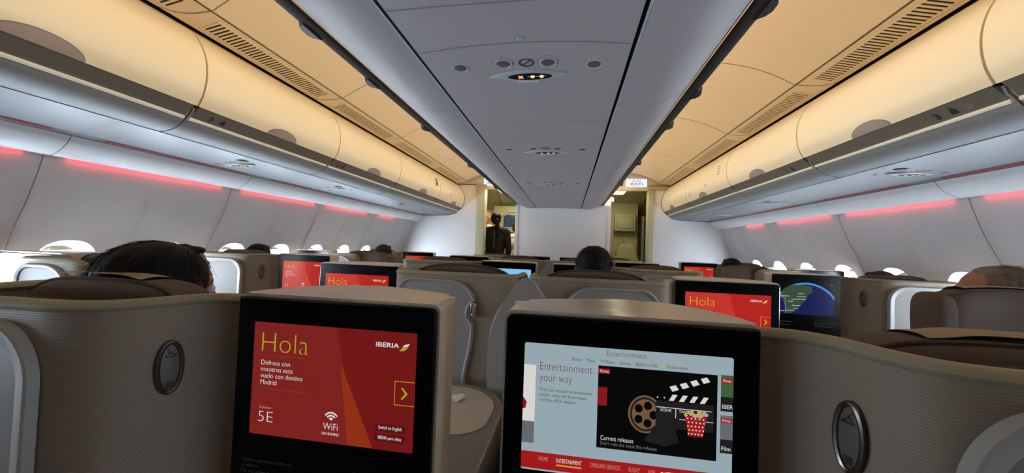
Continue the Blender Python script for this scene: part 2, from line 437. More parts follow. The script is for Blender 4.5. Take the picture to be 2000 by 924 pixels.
def build_side(sgn, side):
    V = []; Fc = []; idx = {}
    def vid(co):
        k = tuple(round(c, 5) for c in co)
        if k not in idx: idx[k] = len(V); V.append(co)
        return idx[k]
    NS = 12; zt, zb = 1.30, 0.74
    ztop = [1.668 - (1.668 - zt) * k / 8 for k in range(9)]
    zbot = [zb - zb * k / 5 for k in range(6)]
    cells = [(y - 0.261, y + 0.261, y) for y in WIN_Y]
    for (ya, yb_, yc) in cells:
        ys = [ya + (yb_ - ya) * k / NS for k in range(NS + 1)]
        for zl in (ztop, zbot):
            for z0, z1 in zip(zl, zl[1:]):
                for p, q in zip(ys, ys[1:]):
                    Fc.append(tuple(vid(wall_pt(*c, sgn)) for c in ((p, z0), (q, z0), (q, z1), (p, z1))))
        bd = [(y, zb) for y in ys] + [(ys[-1], zb + (zt - zb) * k / NS) for k in range(1, NS)] + [(y, zt) for y in ys[::-1]] + [(ys[0], zt - (zt - zb) * k / NS) for k in range(1, NS)]
        hole = []
        for (y, z) in bd:
            hole.append(superell(math.atan2((z - WIN_Z) / 0.28, (y - yc) / 0.261), 0.148, 0.205))
        n = len(bd)
        loops = []
        for t in (0.0, 0.4, 0.75, 1.0):
            loops.append([vid(wall_pt(bd[i][0] + (yc + hole[i][0] - bd[i][0]) * t, bd[i][1] + (WIN_Z + hole[i][1] - bd[i][1]) * t, sgn)) for i in range(n)])
        for A, Bq in zip(loops, loops[1:]):
            for i in range(n): Fc.append((A[i], A[(i + 1) % n], Bq[(i + 1) % n], Bq[i]))
    ya = cells[-1][1]
    ys = [ya, (ya + Y1) / 2, Y1]
    zall = ztop + [zt - (zt - zb) * k / NS for k in range(1, NS)] + zbot
    for z0, z1 in zip(zall, zall[1:]):
        for p, q in zip(ys, ys[1:]):
            Fc.append(tuple(vid(wall_pt(*c, sgn)) for c in ((p, z0), (q, z0), (q, z1), (p, z1))))
    struct('wall_' + side, mesh('wall_' + side, V, Fc, M['sidewall'], True, 60))
    # windows: flared reveal, pane, raised shade
    for i, yc in enumerate(WIN_Y):
        n = 40; V = []; Fc = []
        prof = [(0.148, 0.205, 0.0, 1), (0.139, 0.196, 0.012, 1), (0.126, 0.182, 0.032, 0), (0.118, 0.172, 0.062, 0)]
        for (ry, rz, d, on) in prof:
            for k in range(n):
                a, b = superell(2 * math.pi * k / n, ry, rz)
                z = WIN_Z + b
                x = wall_pt(yc + a, z, 1)[0] + d if on else 2.716 + d
                V.append((sgn * x, yc + a, z))
        for j in range(len(prof) - 1):
            for k in range(n):
                Fc.append((j * n + k, j * n + (k + 1) % n, (j + 1) * n + (k + 1) % n, (j + 1) * n + k))
        wn = tag(link('window_%d' % (i + 1 + (14 if sgn > 0 else 0)), mesh('window', V, Fc, M['reveal'], True, 60)), kind='structure')
        bm = bmesh.new(); vs = []
        for k in range(n):
            a, b = superell(2 * math.pi * k / n, 0.119, 0.173); vs.append(bm.verts.new((sgn * 2.776, yc + a, WIN_Z + b)))
        bm.faces.new(vs); link('window_pane', bm_mesh('window_pane', bm, M['glass'], False), wn)
        # shade: a raised slat at the top with its finger tab
        drop = 0.028 if yc > -0.6 else 0.34  # unseen rear blinds fully drawn, only to cut the light
        bm = bmesh.new(); vs = []
        for k in range(n):
            a, b = superell(2 * math.pi * k / n, 0.1185, 0.1725)
            if b > 0.172 - drop: vs.append((a, b))
        vs.sort(key=lambda q: -q[0])
        a0 = max(v[0] for v in vs) if vs else 0.05
        f = [bm.verts.new((sgn * 2.768, yc + a, WIN_Z + b)) for a, b in vs]
        f = [bm.verts.new((sgn * 2.768, yc + a0, WIN_Z + 0.172 - drop))] + f + [bm.verts.new((sgn * 2.768, yc - a0, WIN_Z + 0.172 - drop))]
        bm.faces.new(f)
        box_bm(bm, min(sgn * 2.752, sgn * 2.768), max(sgn * 2.752, sgn * 2.768), yc - 0.04, yc + 0.04, WIN_Z + 0.172 - drop, WIN_Z + 0.182 - drop, 0.003)
        link('window_shade', bm_mesh('window_shade', bm, M['shade']), wn)
    # outer skin so that daylight only comes through the windows
    V = []; Fc = []
    def strip(y0, y1, z0, z1):
        i = len(V); V.extend([(sgn * 2.80, y0, z0), (sgn * 2.80, y1, z0), (sgn * 2.80, y1, z1), (sgn * 2.80, y0, z1)]); Fc.append((i, i + 1, i + 2, i + 3))
    strip(Y0, 8.2, 0, WIN_Z - 0.19); strip(Y0, 8.2, WIN_Z + 0.19, 2.75)
    es = [Y0] + [v for y in OPEN_Y for v in (y - 0.13, y + 0.13)] + [8.2]
    for a, b in zip(es[::2], es[1::2]): strip(a, b, WIN_Z - 0.19, WIN_Z + 0.19)
    struct('trim_skin_' + side, mesh('trim_skin', V, Fc, M['dark'], False))
    # cove lip above the red strip, rail, service panel plane
    lip = [(p.x, p.y) for p in catmull([(2.288, 1.752), (2.305, 1.722), (2.34, 1.69), (2.385, 1.664), (2.412, 1.655)], 5)] + [(2.414, 1.668), (2.405, 1.68)]
    struct('trim_cove_' + side, sweep('trim_cove', lip, [Y0, Y1], M['white'], sgn))
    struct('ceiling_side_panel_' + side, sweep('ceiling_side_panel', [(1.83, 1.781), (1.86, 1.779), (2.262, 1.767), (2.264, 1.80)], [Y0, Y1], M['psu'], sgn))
    struct('trim_rail_' + side, sweep('trim_rail', [(2.258, 1.80), (2.262, 1.772), (2.284, 1.756), (2.294, 1.75), (2.31, 1.80)], [Y0, Y1], M['greyrail'], sgn))
    for a, b in ((0.5, 1.36), (1.56, 2.42), (2.64, 3.42), (3.72, 4.55), (4.75, 5.6)):
        struct('trim_red_strip_' + side, sweep('trim_red_strip', [(2.264, 1.7695), (2.2685, 1.7625), (2.281, 1.7545), (2.283, 1.757)], [a, b], M['redrail'], sgn))
    # seams over cove and wall, panel joints
    for ys_ in (0.39, 1.435, 2.475, 3.51, 4.62, 5.32):
        path = [(x - 0.0012, z - 0.0004) for x, z in lip[:-2]]
        V = []; Fc = []
        full = [(sgn * x, z) for x, z in path] + [(wall_pt(ys_, z, sgn)[0] - sgn * 0.0015, z) for z in [1.655 - 0.8 * k / 26 for k in range(27)]]
        for (x, z) in full: V += [(x, ys_ - 0.0022, z), (x, ys_ + 0.0022, z)]
        for k in range(len(full) - 1): Fc.append((2 * k, 2 * k + 1, 2 * k + 3, 2 * k + 2))
        struct('trim_seam_' + side, mesh('trim_seam', V, Fc, M['seam'], True, None))
        V = [(sgn * 1.85, ys_ - 0.10 - 0.002, 1.7785), (sgn * 1.85, ys_ - 0.10 + 0.002, 1.7785), (sgn * 2.262, ys_ + 0.002, 1.7662), (sgn * 2.262, ys_ - 0.002, 1.7662)]
        struct('trim_panel_joint_' + side, mesh('trim_panel_joint', V, [(0, 1, 2, 3)], M['seam'], False))
    # red mood lights tucked under the lip
    for a, b in ((0.47, 1.36), (1.52, 2.39), (2.56, 3.42), (3.60, 4.42), (4.72, 5.15)):
        area('mood_light', (sgn * 2.438, (a + b) / 2, 1.658), (sgn * 0.75, 0, -0.66), b - a, 0.014, LED_W * (b - a), (1.0, 0.035, 0.06))
    # ceiling over the aisle
    CE = [(p.x, p.y) for p in catmull([(1.528, 2.346), (1.43, 2.40), (1.31, 2.452), (1.16, 2.492), (1.0, 2.51), (0.85, 2.505), (0.72, 2.47), (0.60, 2.40), (0.56, 2.30)], 5)]
    struct('ceiling_aisle_' + side, sweep('ceiling_aisle', CE, [Y0, Y1 - 0.06], M['ceil'], sgn))
    struct('ceiling_vent_strip_' + side, sweep('ceiling_vent_strip', [(1.712, 2.318), (1.702, 2.312), (1.534, 2.346), (1.532, 2.36)], [Y0, Y1 - 0.02], M['ceil'], sgn))
    struct('trim_bin_gap_' + side, sweep('trim_bin_gap', [(1.70, 2.33), (1.80, 2.315), (1.80, 2.2)], [Y0, Y1], M['dark'], sgn))
    struct('trim_vent_seam_' + side, sweep('trim_vent_seam', [(1.538, 2.3435), (1.528, 2.3445)], [Y0, Y1 - 0.06], M['rail'], sgn))
    struct('trim_ceiling_void_' + side, sweep('trim_ceiling_void', [(2.8, 2.2), (2.2, 2.62), (0.3, 2.75)], [Y0, Y1], M['dark'], sgn))
    for ys_ in (0.40, 1.45, 2.46, 3.44, 4.6):
        V = []; Fc = []
        for (x, z) in CE[:26]: V += [(sgn * x, ys_ - 0.003, z - 0.0012), (sgn * x, ys_ + 0.003, z - 0.0012)]
        for k in range(25): Fc.append((2 * k, 2 * k + 1, 2 * k + 3, 2 * k + 2))
        V2 = [(1.528, 0.0), (1.56, 0.004), (1.60, 0.012), (1.64, 0.028), (1.675, 0.055), (1.70, 0.10)]
        i0 = len(V)
        for (x, dy) in V2:
            z = 2.346 - (x - 1.534) * 0.2024 - 0.0012
            V += [(sgn * x, ys_ - dy - 0.004, z), (sgn * x, ys_ - dy + 0.004, z)]
        for k in range(len(V2) - 1): Fc.append((i0 + 2 * k, i0 + 2 * k + 1, i0 + 2 * k + 3, i0 + 2 * k + 2))
        struct('trim_ceiling_seam_' + side, mesh('trim_ceiling_seam', V, Fc, M['seam'], True, None))

build_side(-1, 'left'); build_side(1, 'right')

# floor, rear wall, centre ceiling
struct('floor', mesh('floor', [(-2.8, Y0, 0), (2.8, Y0, 0), (2.8, 8.3, 0), (-2.8, 8.3, 0)], [(0, 1, 2, 3)], M['carpet'], False))
struct('wall_back', boxes('wall_back', [(-2.8, 2.8, Y0 - 0.06, Y0, 0, 2.76)], M['rear_dark'], 0))  # unseen end wall, made dark to dim the near seats
struct('ceiling_void', boxes('ceiling_void', [(-2.82, 2.82, Y0 - 0.06, 8.3, 2.76, 2.80)], M['dark'], 0))
cprof = [(-0.352, 1.925), (-0.2, 1.929), (0, 1.93), (0.2, 1.929), (0.352, 1.925)]
struct('ceiling_centre', sweep('ceiling_centre', cprof, [Y0, Y1], M['centre']))
struct('trim_centre_slot', sweep('trim_centre_slot', [(-0.44, 1.962), (0.44, 1.962)], [Y0, Y1], M['dark']))
for sgn in (-1, 1):
    struct('trim_centre_slot_edge', sweep('trim_centre_slot_edge', [(0.352, 1.925), (0.352, 1.962)], [Y0, Y1], M['rail'], sgn))
for yj in (0.93, 1.155, 1.85, 2.12, 2.95, 3.2, 4.1, 4.4, 5.3):
    bow = 0.03 if yj not in (0.93, 1.85, 2.95) else 0.0
    V = []; Fc = []
    xs_ = [-0.35 + 0.7 * k / 16 for k in range(17)]
    for x in xs_:
        yy = yj - bow * (1 - (x / 0.35) ** 2); z = 1.9245 + 0.005 * (1 - (x / 0.352) ** 2) - 0.0006
        V += [(x, yy - 0.0014, z), (x, yy + 0.0014, z)]
    for k in range(16): Fc.append((2 * k, 2 * k + 1, 2 * k + 3, 2 * k + 2))
    struct('trim_centre_joint', mesh('trim_centre_joint', V, Fc, M['seam'], True, None))

# ------------------------------------------------------------------ overhead bins beside the windows
def offset_profile(prof, d):
    out_ = []
    for i in range(len(prof)):
        a = Vector(prof[max(0, i - 1)]); b = Vector(prof[min(len(prof) - 1, i + 1)])
        t = (b - a).normalized(); out_.append((prof[i][0] - t.y * d, prof[i][1] + t.x * d))
    return out_

def prof_at(prof, s):
    L = [0]
    for a, b in zip(prof, prof[1:]): L.append(L[-1] + (Vector(b) - Vector(a)).length)
    s = max(0, min(L[-1] - 1e-6, s))
    for i in range(len(prof) - 1):
        if L[i] <= s <= L[i + 1]:
            t = (s - L[i]) / (L[i + 1] - L[i]); a, b = Vector(prof[i]), Vector(prof[i + 1])
            tt = (b - a).normalized(); p = a + (b - a) * t
            return p, Vector((-tt.y, tt.x)), L[-1]
_p, _n, DOORLEN = prof_at(BINDOOR, 0)

def overhead_bin(sgn, y0, y1, label, handle_y, row=None, placards=()):
    r = thing('overhead_bin', label, 'luggage bin', (sgn * 1.9, (y0 + y1) / 2, 1.78), 0, 'overhead bins along the ' + ('left' if sgn < 0 else 'right') + ' side')
    T = Matrix.Translation((-sgn * 1.9, -(y0 + y1) / 2, -1.78))
    def put(name, me, parent=r):
        if parent is r: me.transform(T)
        return link(name, me, parent)
    g = 0.005
    body = LOWER + [(2.25, 1.80), (2.25, 2.33), (1.76, 2.30), (1.72, 2.27), (1.70, 2.2), (1.70, 1.93)] + [(1.655, 1.903), (1.668, 1.875), (1.684, 1.86)]
    put('bin_body', sweep('bin_body', body, [y0 + g, y1 - g], M['binbody'], sgn, True, True, 30))
    inner = offset_profile(BINDOOR, 0.022 if True else 0)
    # door: rounded ends follow the real lid, set slightly in at the top corners
    pr = BINDOOR + inner[::-1]
    put('bin_door', sweep('bin_door', pr, [y0 + g, y1 - g], M['cream'], sgn, True, True, 50))
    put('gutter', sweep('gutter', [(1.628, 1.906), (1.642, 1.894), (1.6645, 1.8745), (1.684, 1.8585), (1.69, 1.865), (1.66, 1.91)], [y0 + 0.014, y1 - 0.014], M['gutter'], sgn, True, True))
    bm = bmesh.new(); tube_bm(bm, [(sgn * 1.6885, y0 + 0.012, 1.8525), (sgn * 1.6885, y1 - 0.012, 1.8525)], 0.0085, 10)
    put('lip', bm_mesh('lip', bm, M['lip']))
    # handle: half-moon paddle at the bottom edge of the lid
    def on_door(y, s, h):
        p, nrm, L = prof_at(BINDOOR, DOORLEN - s)
        if nrm.x > 0: nrm = -nrm
        return (sgn * (p.x + nrm.x * h), y, p.y + nrm.y * h)
    def half_moon(a, b, h):
        V = [on_door(handle_y, 0.002, h)]; n = 20; rings = 5; Fc = []
        V = []
        for j in range(rings + 1):
            for k in range(n + 1):
                t = math.pi * k / n; q = j / rings
                V.append(on_door(handle_y + a * q * math.cos(t), 0.0015 + b * q * math.sin(t), h + 0.002 * (1 - q)))
        for j in range(rings):
            for k in range(n): Fc.append((j * (n + 1) + k, j * (n + 1) + k + 1, (j + 1) * (n + 1) + k + 1, (j + 1) * (n + 1) + k))
        return V, Fc
    V, Fc = half_moon(0.116, 0.054, 0.0008); h = put('handle', mesh('handle_surround', V, Fc, M['seam'], True, None))
    V, Fc = half_moon(0.110, 0.049, 0.0022); me = mesh('paddle', V, Fc, M['handle'], True, None); me.transform(T); link('paddle', me, h)
    if row:
        k = 1 if sgn < 0 else -1; yr = y0 + 0.17
        d = Vector((0.0415, -0.036)).normalized(); nn = Vector((-0.65, -0.76))
        def fn(a, b, hh):
            a *= 1.5; b *= 1.5
            px = 1.660 - d.x * b + nn.x * hh * 3; pz = 1.8785 - d.y * b + nn.y * hh * 3
            return (sgn * px - sgn * 1.9, yr + k * a * 1.0 - (y0 + y1) / 2, pz - 1.78)
        fl = Flat(); fl.text(row, -0.055, -0.009, 0.019, 0.014, M['text_dark'], off=0.02); fl.build('row_number', fn, r)
        fl = Flat(); fl.poly([(-0.014, -0.009), (0.004, -0.009), (0.003, 0.002), (0.0, 0.006), (-0.001, 0.012), (-0.005, 0.014), (-0.009, 0.012), (-0.010, 0.006), (-0.013, 0.002)], M['text_dark']); fl.build('person_symbol', fn, r)
        fl = Flat(); fl.poly([(0.024, -0.009), (0.040, -0.009), (0.040, 0.003), (0.036, 0.010), (0.028, 0.010), (0.024, 0.003)], M['text_grey']); fl.build('seat_symbol', fn, r)
    for (yy, s0, wd, ht, mm) in placards:
        fl = Flat()
        if len(mm) > 1:
            for q, m_ in enumerate(mm): fl.rect(-wd / 2 + (q % 2) * wd / 2, (q % 2) * wd / 2 - 0.004, (q // 2) * ht / 2, (q // 2) * ht / 2 + ht / 2 - 0.004, M[m_])
            fl.text('+', -wd / 2 + 0.004, ht / 2 + 0.004, 0.02, 0.02, M['white'])
        else:
            for q in range(4): fl.rect(-wd / 2, wd / 2, q * ht / 4, q * ht / 4 + ht / 7, M[mm[0]])
        def fn2(a, b, hh):
            p = on_door(yy + a, s0 + b, 0.001 + hh); return (p[0] - sgn * 1.9, p[1] - (y0 + y1) / 2, p[2] - 1.78)
        fl.build('placard', fn2, r)
    return r

M['placard_green'] = mat('placard_green', (52, 120, 78), 0.5); M['placard_red'] = mat('placard_red', (196, 110, 100), 0.5)
M['placard_grey'] = mat('placard_grey', (170, 164, 150), 0.6)
SE = [0.43, 1.49, 2.535, 3.57, 4.76, 5.915]
LB = ['cream curved overhead bin nearest on the left, cut by the left edge of the photo',
      'cream left overhead bin marked 3 beneath its lid',
      'cream overhead bin on the left marked 2, middle one of the left row',
      'cream left overhead bin bearing green and red placards',
      'last cream overhead bin on the left, rounded end against the forward bulkhead']
RB = ['cream curved overhead bin nearest on the right, cut by the right edge of the photo',
      'cream right overhead bin marked 3 beneath its lid',
      'cream overhead bin on the right marked 2, middle one of the right row',
      'cream overhead bin on the right with pale grey placards near its lid edge',
      'last cream overhead bin on the right, rounded end against the forward bulkhead']
HY = [0.955, 2.015, 3.10, 4.25, 5.45]
for i in range(5):
    overhead_bin(-1, SE[i], SE[i + 1], LB[i], HY[i], {1: '3', 2: '2'}.get(i), [(4.62, 0.16, 0.10, 0.10, ['placard_green', 'placard_green', 'placard_green', 'placard_red'])] if i == 3 else ([(5.2, 0.10, 0.06, 0.05, ['placard_grey'])] if i == 4 else ()))
    overhead_bin(1, SE[i], SE[i + 1], RB[i], HY[i], {1: '3', 2: '2'}.get(i), [(3.75, 0.15, 0.05, 0.10, ['placard_grey']), (4.62, 0.05, 0.06, 0.06, ['placard_grey']), (4.1, 0.09, 0.05, 0.03, ['placard_grey'])] if i == 3 else ())
for sgn, sd in ((-1, 'left'), (1, 'right')):
    struct('trim_bin_run_' + sd, sweep('trim_bin_run', BINDOOR + LOWER + [(2.25, 1.80), (2.25, 2.33), (1.76, 2.30)], [Y0, 0.425], M['binbody'], sgn, True, True))
    struct('trim_bin_end_' + sd, tube('trim_bin_end', [(sgn * x, Y1 - 0.003, z) for x, z in [(1.74, 2.31)] + BINDOOR + [(1.665, 1.872)] + LOWER + [(2.05, 1.774), (2.262, 1.767)]], 0.0045, M['dark'], 6))
    struct('trim_bin_backing_' + sd, sweep('trim_bin_backing', [(1.74, 2.28), (1.66, 2.2), (1.63, 2.1), (1.63, 1.98), (1.70, 1.90), (1.73, 1.84), (1.86, 1.79)], [0.42, Y1], M['dark'], sgn))

# ------------------------------------------------------------------ centre bins
CB = [(p.x, p.y) for p in catmull([(0.372, 1.927), (0.43, 1.921), (0.50, 1.924), (0.57, 1.943), (0.625, 1.968), (0.655, 1.988)], 4)]
CSE = [-0.45, 0.60, 1.655, 2.70, 3.75, 4.80, 5.912]
def centre_bin(sgn, y0, y1, label):
    r = thing('centre_bin', label, 'luggage bin', (sgn * 0.5, (y0 + y1) / 2, 1.92), 0, 'grey bins flanking the centre ceiling')
    T = Matrix.Translation((-sgn * 0.5, -(y0 + y1) / 2, -1.92)); g = 0.0025
    def put(name, me): me.transform(T); return link(name, me, r)
    put('bin_door', sweep('bin_door', CB + [(0.660, 1.992), (0.658, 1.998), (0.64, 2.0), (0.58, 2.02), (0.42, 2.0), (0.372, 1.955)], [y0 + g, y1 - g], M['centre'], sgn, True, True))
    put('bin_body', sweep('bin_body', [(0.42, 2.0), (0.58, 2.02), (0.57, 2.3), (0.42, 2.36)], [y0 + g, y1 - g], M['binbody'], sgn, True, True))
    bm = bmesh.new(); box_bm(bm, min(sgn * 0.366, sgn * 0.372), max(sgn * 0.366, sgn * 0.372), y0 + g, y1 - g, 1.926, 1.95, 0.001, 1)
    put('edge_strip', bm_mesh('edge_strip', bm, M['lens']))
CL = ['pale grey centre bin on the left, cut by the top edge of the photo', 'pale grey centre bin on the left, second from the camera', 'pale grey centre bin on the left, third from the camera', 'pale grey centre bin on the left, second from the forward wall', 'pale grey centre bin on the left, meeting the forward wall']
for i in range(1, 6):
    centre_bin(-1, CSE[i], CSE[i + 1], CL[i - 1]); centre_bin(1, CSE[i], CSE[i + 1], CL[i - 1].replace('the left', 'the right'))
for sgn, sd in ((-1, 'left'), (1, 'right')):
    struct('trim_centre_run_' + sd, sweep('trim_centre_run', CB + [(0.660, 1.992), (0.64, 2.0), (0.57, 2.3), (0.42, 2.36)], [Y0, 0.597], M['centre'], sgn, True, True))
    struct('trim_light_rail_' + sd, sweep('trim_light_rail', [(0.659, 1.984), (0.668, 1.979), (0.70, 1.976), (0.708, 1.983), (0.706, 2.0005), (0.70, 1.999), (0.698, 1.986), (0.664, 1.993)], [Y0, Y1 - 0.01], M['rail'], sgn, True, True))
    struct('trim_centre_seal_' + sd, sweep('trim_centre_seal', [(0.57, 2.0), (0.57, 2.45)], [Y0, Y1], M['binbody'], sgn))
    ys_ = [1.08, 1.47, 2.08, 3.1, 4.25] if sgn < 0 else [1.10, 1.68, 2.11, 3.0, 3.97]
    for i, y in enumerate(ys_):
        bm = bmesh.new(); L = 0.085
        prof = [(0.698, 0.0), (0.72, 0.012), (0.728, 0.03), (0.73, 0.06), (0.722, 0.08), (0.698, 0.098)]
        top = [bm.verts.new((sgn * x, y + d - 0.05, 1.998)) for x, d in prof]; bot = [bm.verts.new((sgn * (x - 0.004), y + d - 0.05, 1.972)) for x, d in prof]
        n = len(prof)
        for k in range(n): bm.faces.new((top[k], top[(k + 1) % n], bot[(k + 1) % n], bot[k]))
        bm.faces.new(top); bm.faces.new(bot)
        bmesh.ops.bevel(bm, geom=bm.edges[:], offset=0.002, segments=2, affect='EDGES')
        o = link('bin_catch', bm_mesh('bin_catch', bm, M['hinge']))
        od = ['nearest', 'second', 'third', 'fourth', 'fifth'][i]
        tag(o, 'small black catch on the %s centre bin rail, %s from the camera' % (sd, od), 'catch', 'black catches along the centre bin rails')

# ------------------------------------------------------------------ air vents
def vent(sgn, y0, y1, label):
    r = thing('air_vent', label, 'air vent', (sgn * 1.62, (y0 + y1) / 2, 2.325), 0, 'slotted ceiling vents')
    T = Matrix.Translation((-sgn * 1.62, -(y0 + y1) / 2, -2.325))
    a = Vector((1.672, 2.318)); b = Vector((1.568, 2.339)); nn = Vector((-0.198, -0.98))
    def pt(t, y, h): p = a + (b - a) * t + nn * h; return (sgn * p.x, y, p.y)
    me = mesh('backing', [pt(0, y0, 0.0008), pt(1, y0, 0.0008), pt(1, y1, 0.0008), pt(0, y1, 0.0008)], [(0, 1, 2, 3)], M['dark'], False); me.transform(T); link('backing', me, r)
    bm = bmesh.new()
    def bar(t0, t1, ya, yb_, h0, h1):
        v = [bm.verts.new(pt(*c)) for c in ((t0, ya, h0), (t1, ya, h0), (t1, yb_, h0), (t0, yb_, h0), (t0, ya, h1), (t1, ya, h1), (t1, yb_, h1), (t0, yb_, h1))]
        for f in ((0, 1, 2, 3), (4, 7, 6, 5), (0, 4, 5, 1), (1, 5, 6, 2), (2, 6, 7, 3), (3, 7, 4, 0)): bm.faces.new([v[i] for i in f])
    n = int((y1 - y0) / 0.0222); p = (y1 - y0) / n
    for k in range(n): bar(0.04, 0.96, y0 + k * p, y0 + k * p + p * 0.46, 0.0009, 0.004)
    bar(-0.04, 0.05, y0 - 0.004, y1 + 0.008, 0.0009, 0.0042); bar(0.95, 1.04, y0 - 0.004, y1 + 0.008, 0.0009, 0.0042)
    me = bm_mesh('slats', bm, M['ceil'], False); me.transform(T); link('slats', me, r)
od = ['cut by the top edge of the photo', 'second from the camera', 'third from the camera', 'fourth from the camera', 'nearest the forward wall']
for i, (a, b) in enumerate([(0.50, 1.36), (1.52, 2.36), (2.55, 3.36), (3.56, 4.5), (4.72, 5.7)]):
    for sgn, sd in ((-1, 'left'), (1, 'right')):
        vent(sgn, a, b, 'beige slotted air vent above %s overhead bins, %s' % (sd, od[i]))

# ------------------------------------------------------------------ passenger service units
def service_unit(x, y, z, lamps, label, big=True, tint=()):
    r = thing('service_unit', label, 'service panel', (x, y, z), 0, 'reading lamp and sign panels')
    k = 1.0 if big else 0.82
    # almond shaped bezel
    n = 24; V = []; Fc = []
    up = [(-0.15 + 0.30 * i / n) for i in range(n + 1)]
    def half(u): return 0.046 * max(0.0, 1 - (abs(u) / 0.15) ** 1.45)
    rings = [(1.0, 0.001), (0.96, -0.004), (0.85, -0.0065), (0.6, -0.0075)]
    for (q, h) in rings:
        V += [(u * k * (0.75 + 0.25 * q), q * half(u) * k, h) for u in up] + [(u * k * (0.75 + 0.25 * q), -q * half(u) * k, h) for u in up[::-1]]
    m = 2 * (n + 1)
    for j in range(3):
        for i in range(m): Fc.append((j * m + i, j * m + (i + 1) % m, (j + 1) * m + (i + 1) % m, (j + 1) * m + i))
    Fc.append(tuple(3 * m + i for i in range(m)))
    link('bezel', mesh('bezel', V, Fc, M['lens'], True, 50), r, (0, 0.088 * k, 0))
    bm = bmesh.new()
    for i in range(15): box_bm(bm, (-0.044 + 0.0055 * i) * k, (-0.0415 + 0.0055 * i) * k, 0.088 * k + 0.029 * k, 0.088 * k + 0.046 * k, -0.0078, -0.001)
    link('speaker_grille', bm_mesh('speaker_grille', bm, M['white'], False), r)
    bm = bmesh.new(); disc_bm(bm, (0.008 * k, 0.085 * k, -0.0085), 0.083 * k, 0.0255 * k, 32)
    sg = link('sign_window', bm_mesh('sign_window', bm, M['signdark'], False), r)
    fl = Flat()
    fl.rect(-0.040, -0.022, -0.008, 0.008, M['e_redsign']); fl.line((-0.040, -0.008), (-0.022, 0.008), 0.003, M['e_amber'], 0.0008); fl.line((-0.040, 0.008), (-0.022, -0.008), 0.003, M['e_amber'], 0.0008)
    for c in (0.012, 0.046):
        fl.poly([(c - 0.009, -0.002), (c, 0.009), (c + 0.008, 0.005), (c + 0.011, -0.006), (c, -0.009)], M['e_amber']); fl.rect(c + 0.012, c + 0.02, -0.006, -0.001, M['e_brass']); fl.rect(c - 0.018, c - 0.010, -0.004, 0.002, M['e_brass'])
    fl.build('sign_symbols', lambda a, b, h: (a * k + 0.004, 0.085 * k + b * k * 1.4, -0.0088 - h), sg)
    for i, (lx, ly) in enumerate(lamps):
        bm = bmesh.new(); R = 0.0275
        nseg = 24; prof = [(R + 0.0025, 0.0), (R + 0.002, -0.003), (R, -0.0035), (R * 0.97, -0.002), (R * 0.8, -0.0005)]
        rg = [[bm.verts.new((lx + q * math.cos(2 * math.pi * t / nseg), ly + q * math.sin(2 * math.pi * t / nseg), h)) for t in range(nseg)] for q, h in prof]
        for A, Bq in zip(rg, rg[1:]):
            for t in range(nseg): bm.faces.new((A[t], A[(t + 1) % nseg], Bq[(t + 1) % nseg], Bq[t]))
        L = link('reading_lamp', bm_mesh('reading_lamp', bm, M['lens']), r)
        bm = bmesh.new(); bmesh.ops.create_uvsphere(bm, u_segments=20, v_segments=10, radius=R * 0.86, matrix=Matrix.Translation((lx, ly, -0.001)) @ Matrix.Diagonal((1, 1, 0.16, 1)))
        link('lens', bm_mesh('lens', bm, M['readlamp2' if i in tint else 'readlamp']), L)
        bm = bmesh.new(); box_bm(bm, lx - 0.006, lx + 0.006, ly - 0.046, ly - 0.039, -0.002, 0.0, 0.0008, 1); link('lamp_button', bm_mesh('lamp_button', bm, M['lens']), r)
    fl = Flat(); fl.arc(0, 0, 0.0215, 0.0275, 0, 2 * math.pi, M['text_dark'], 0.001, 28); fl.line((-0.016, 0.016), (0.016, -0.016), 0.006, M['text_dark'], 0.001)
    fl.build('no_smoking_mark', lambda a, b, h: (a + 0.004, b - 0.004 * k, -h), r)
    bm = bmesh.new()
    for (bx, by) in ((-0.305, 0.16), (0.305, 0.16), (0.0, -0.155)) if big else ((-0.13, 0.12), (0.16, 0.11)):
        bmesh.ops.create_uvsphere(bm, u_segments=14, v_segments=8, radius=0.010, matrix=Matrix.Translation((bx, by, -0.001)) @ Matrix.Diagonal((1, 0.8, 0.3, 1)))
    link('button', bm_mesh('button', bm, M['lens']), r)
CU = ['largest service panel on the centre ceiling, four lamps around a lit sign', 'grey service panel with sign on the centre ceiling, second from the camera', 'small looking service panel on the centre ceiling, third from the camera', 'farthest service panel on the centre ceiling, by the forward wall']
for (y, lb) in zip((1.255, 2.36, 3.6, 5.0), CU):
    service_unit(0.004, y, 1.9295, [(-0.242, 0.014), (-0.078, -0.002), (0.080, 0.0), (0.240, 0.024)], lb, True, (1, 3))
dn = ['nearest the camera', 'second from the camera', 'third from the camera', 'farthest, by the forward wall']
for sgn, sd, ys_ in ((-1, 'left', (2.08, 3.08, 4.35, 5.3)), (1, 'right', (2.28, 3.62, 4.8, 5.55))):
    for y, d in zip(ys_, dn):
        service_unit(sgn * 2.06, y, 1.7718, [(-0.13, 0.03), (0.115, -0.02)] if sgn < 0 else [(0.13, 0.03), (-0.115, -0.02)], 'lit sign panel under the %s overhead bins, %s' % (sd, d), False)

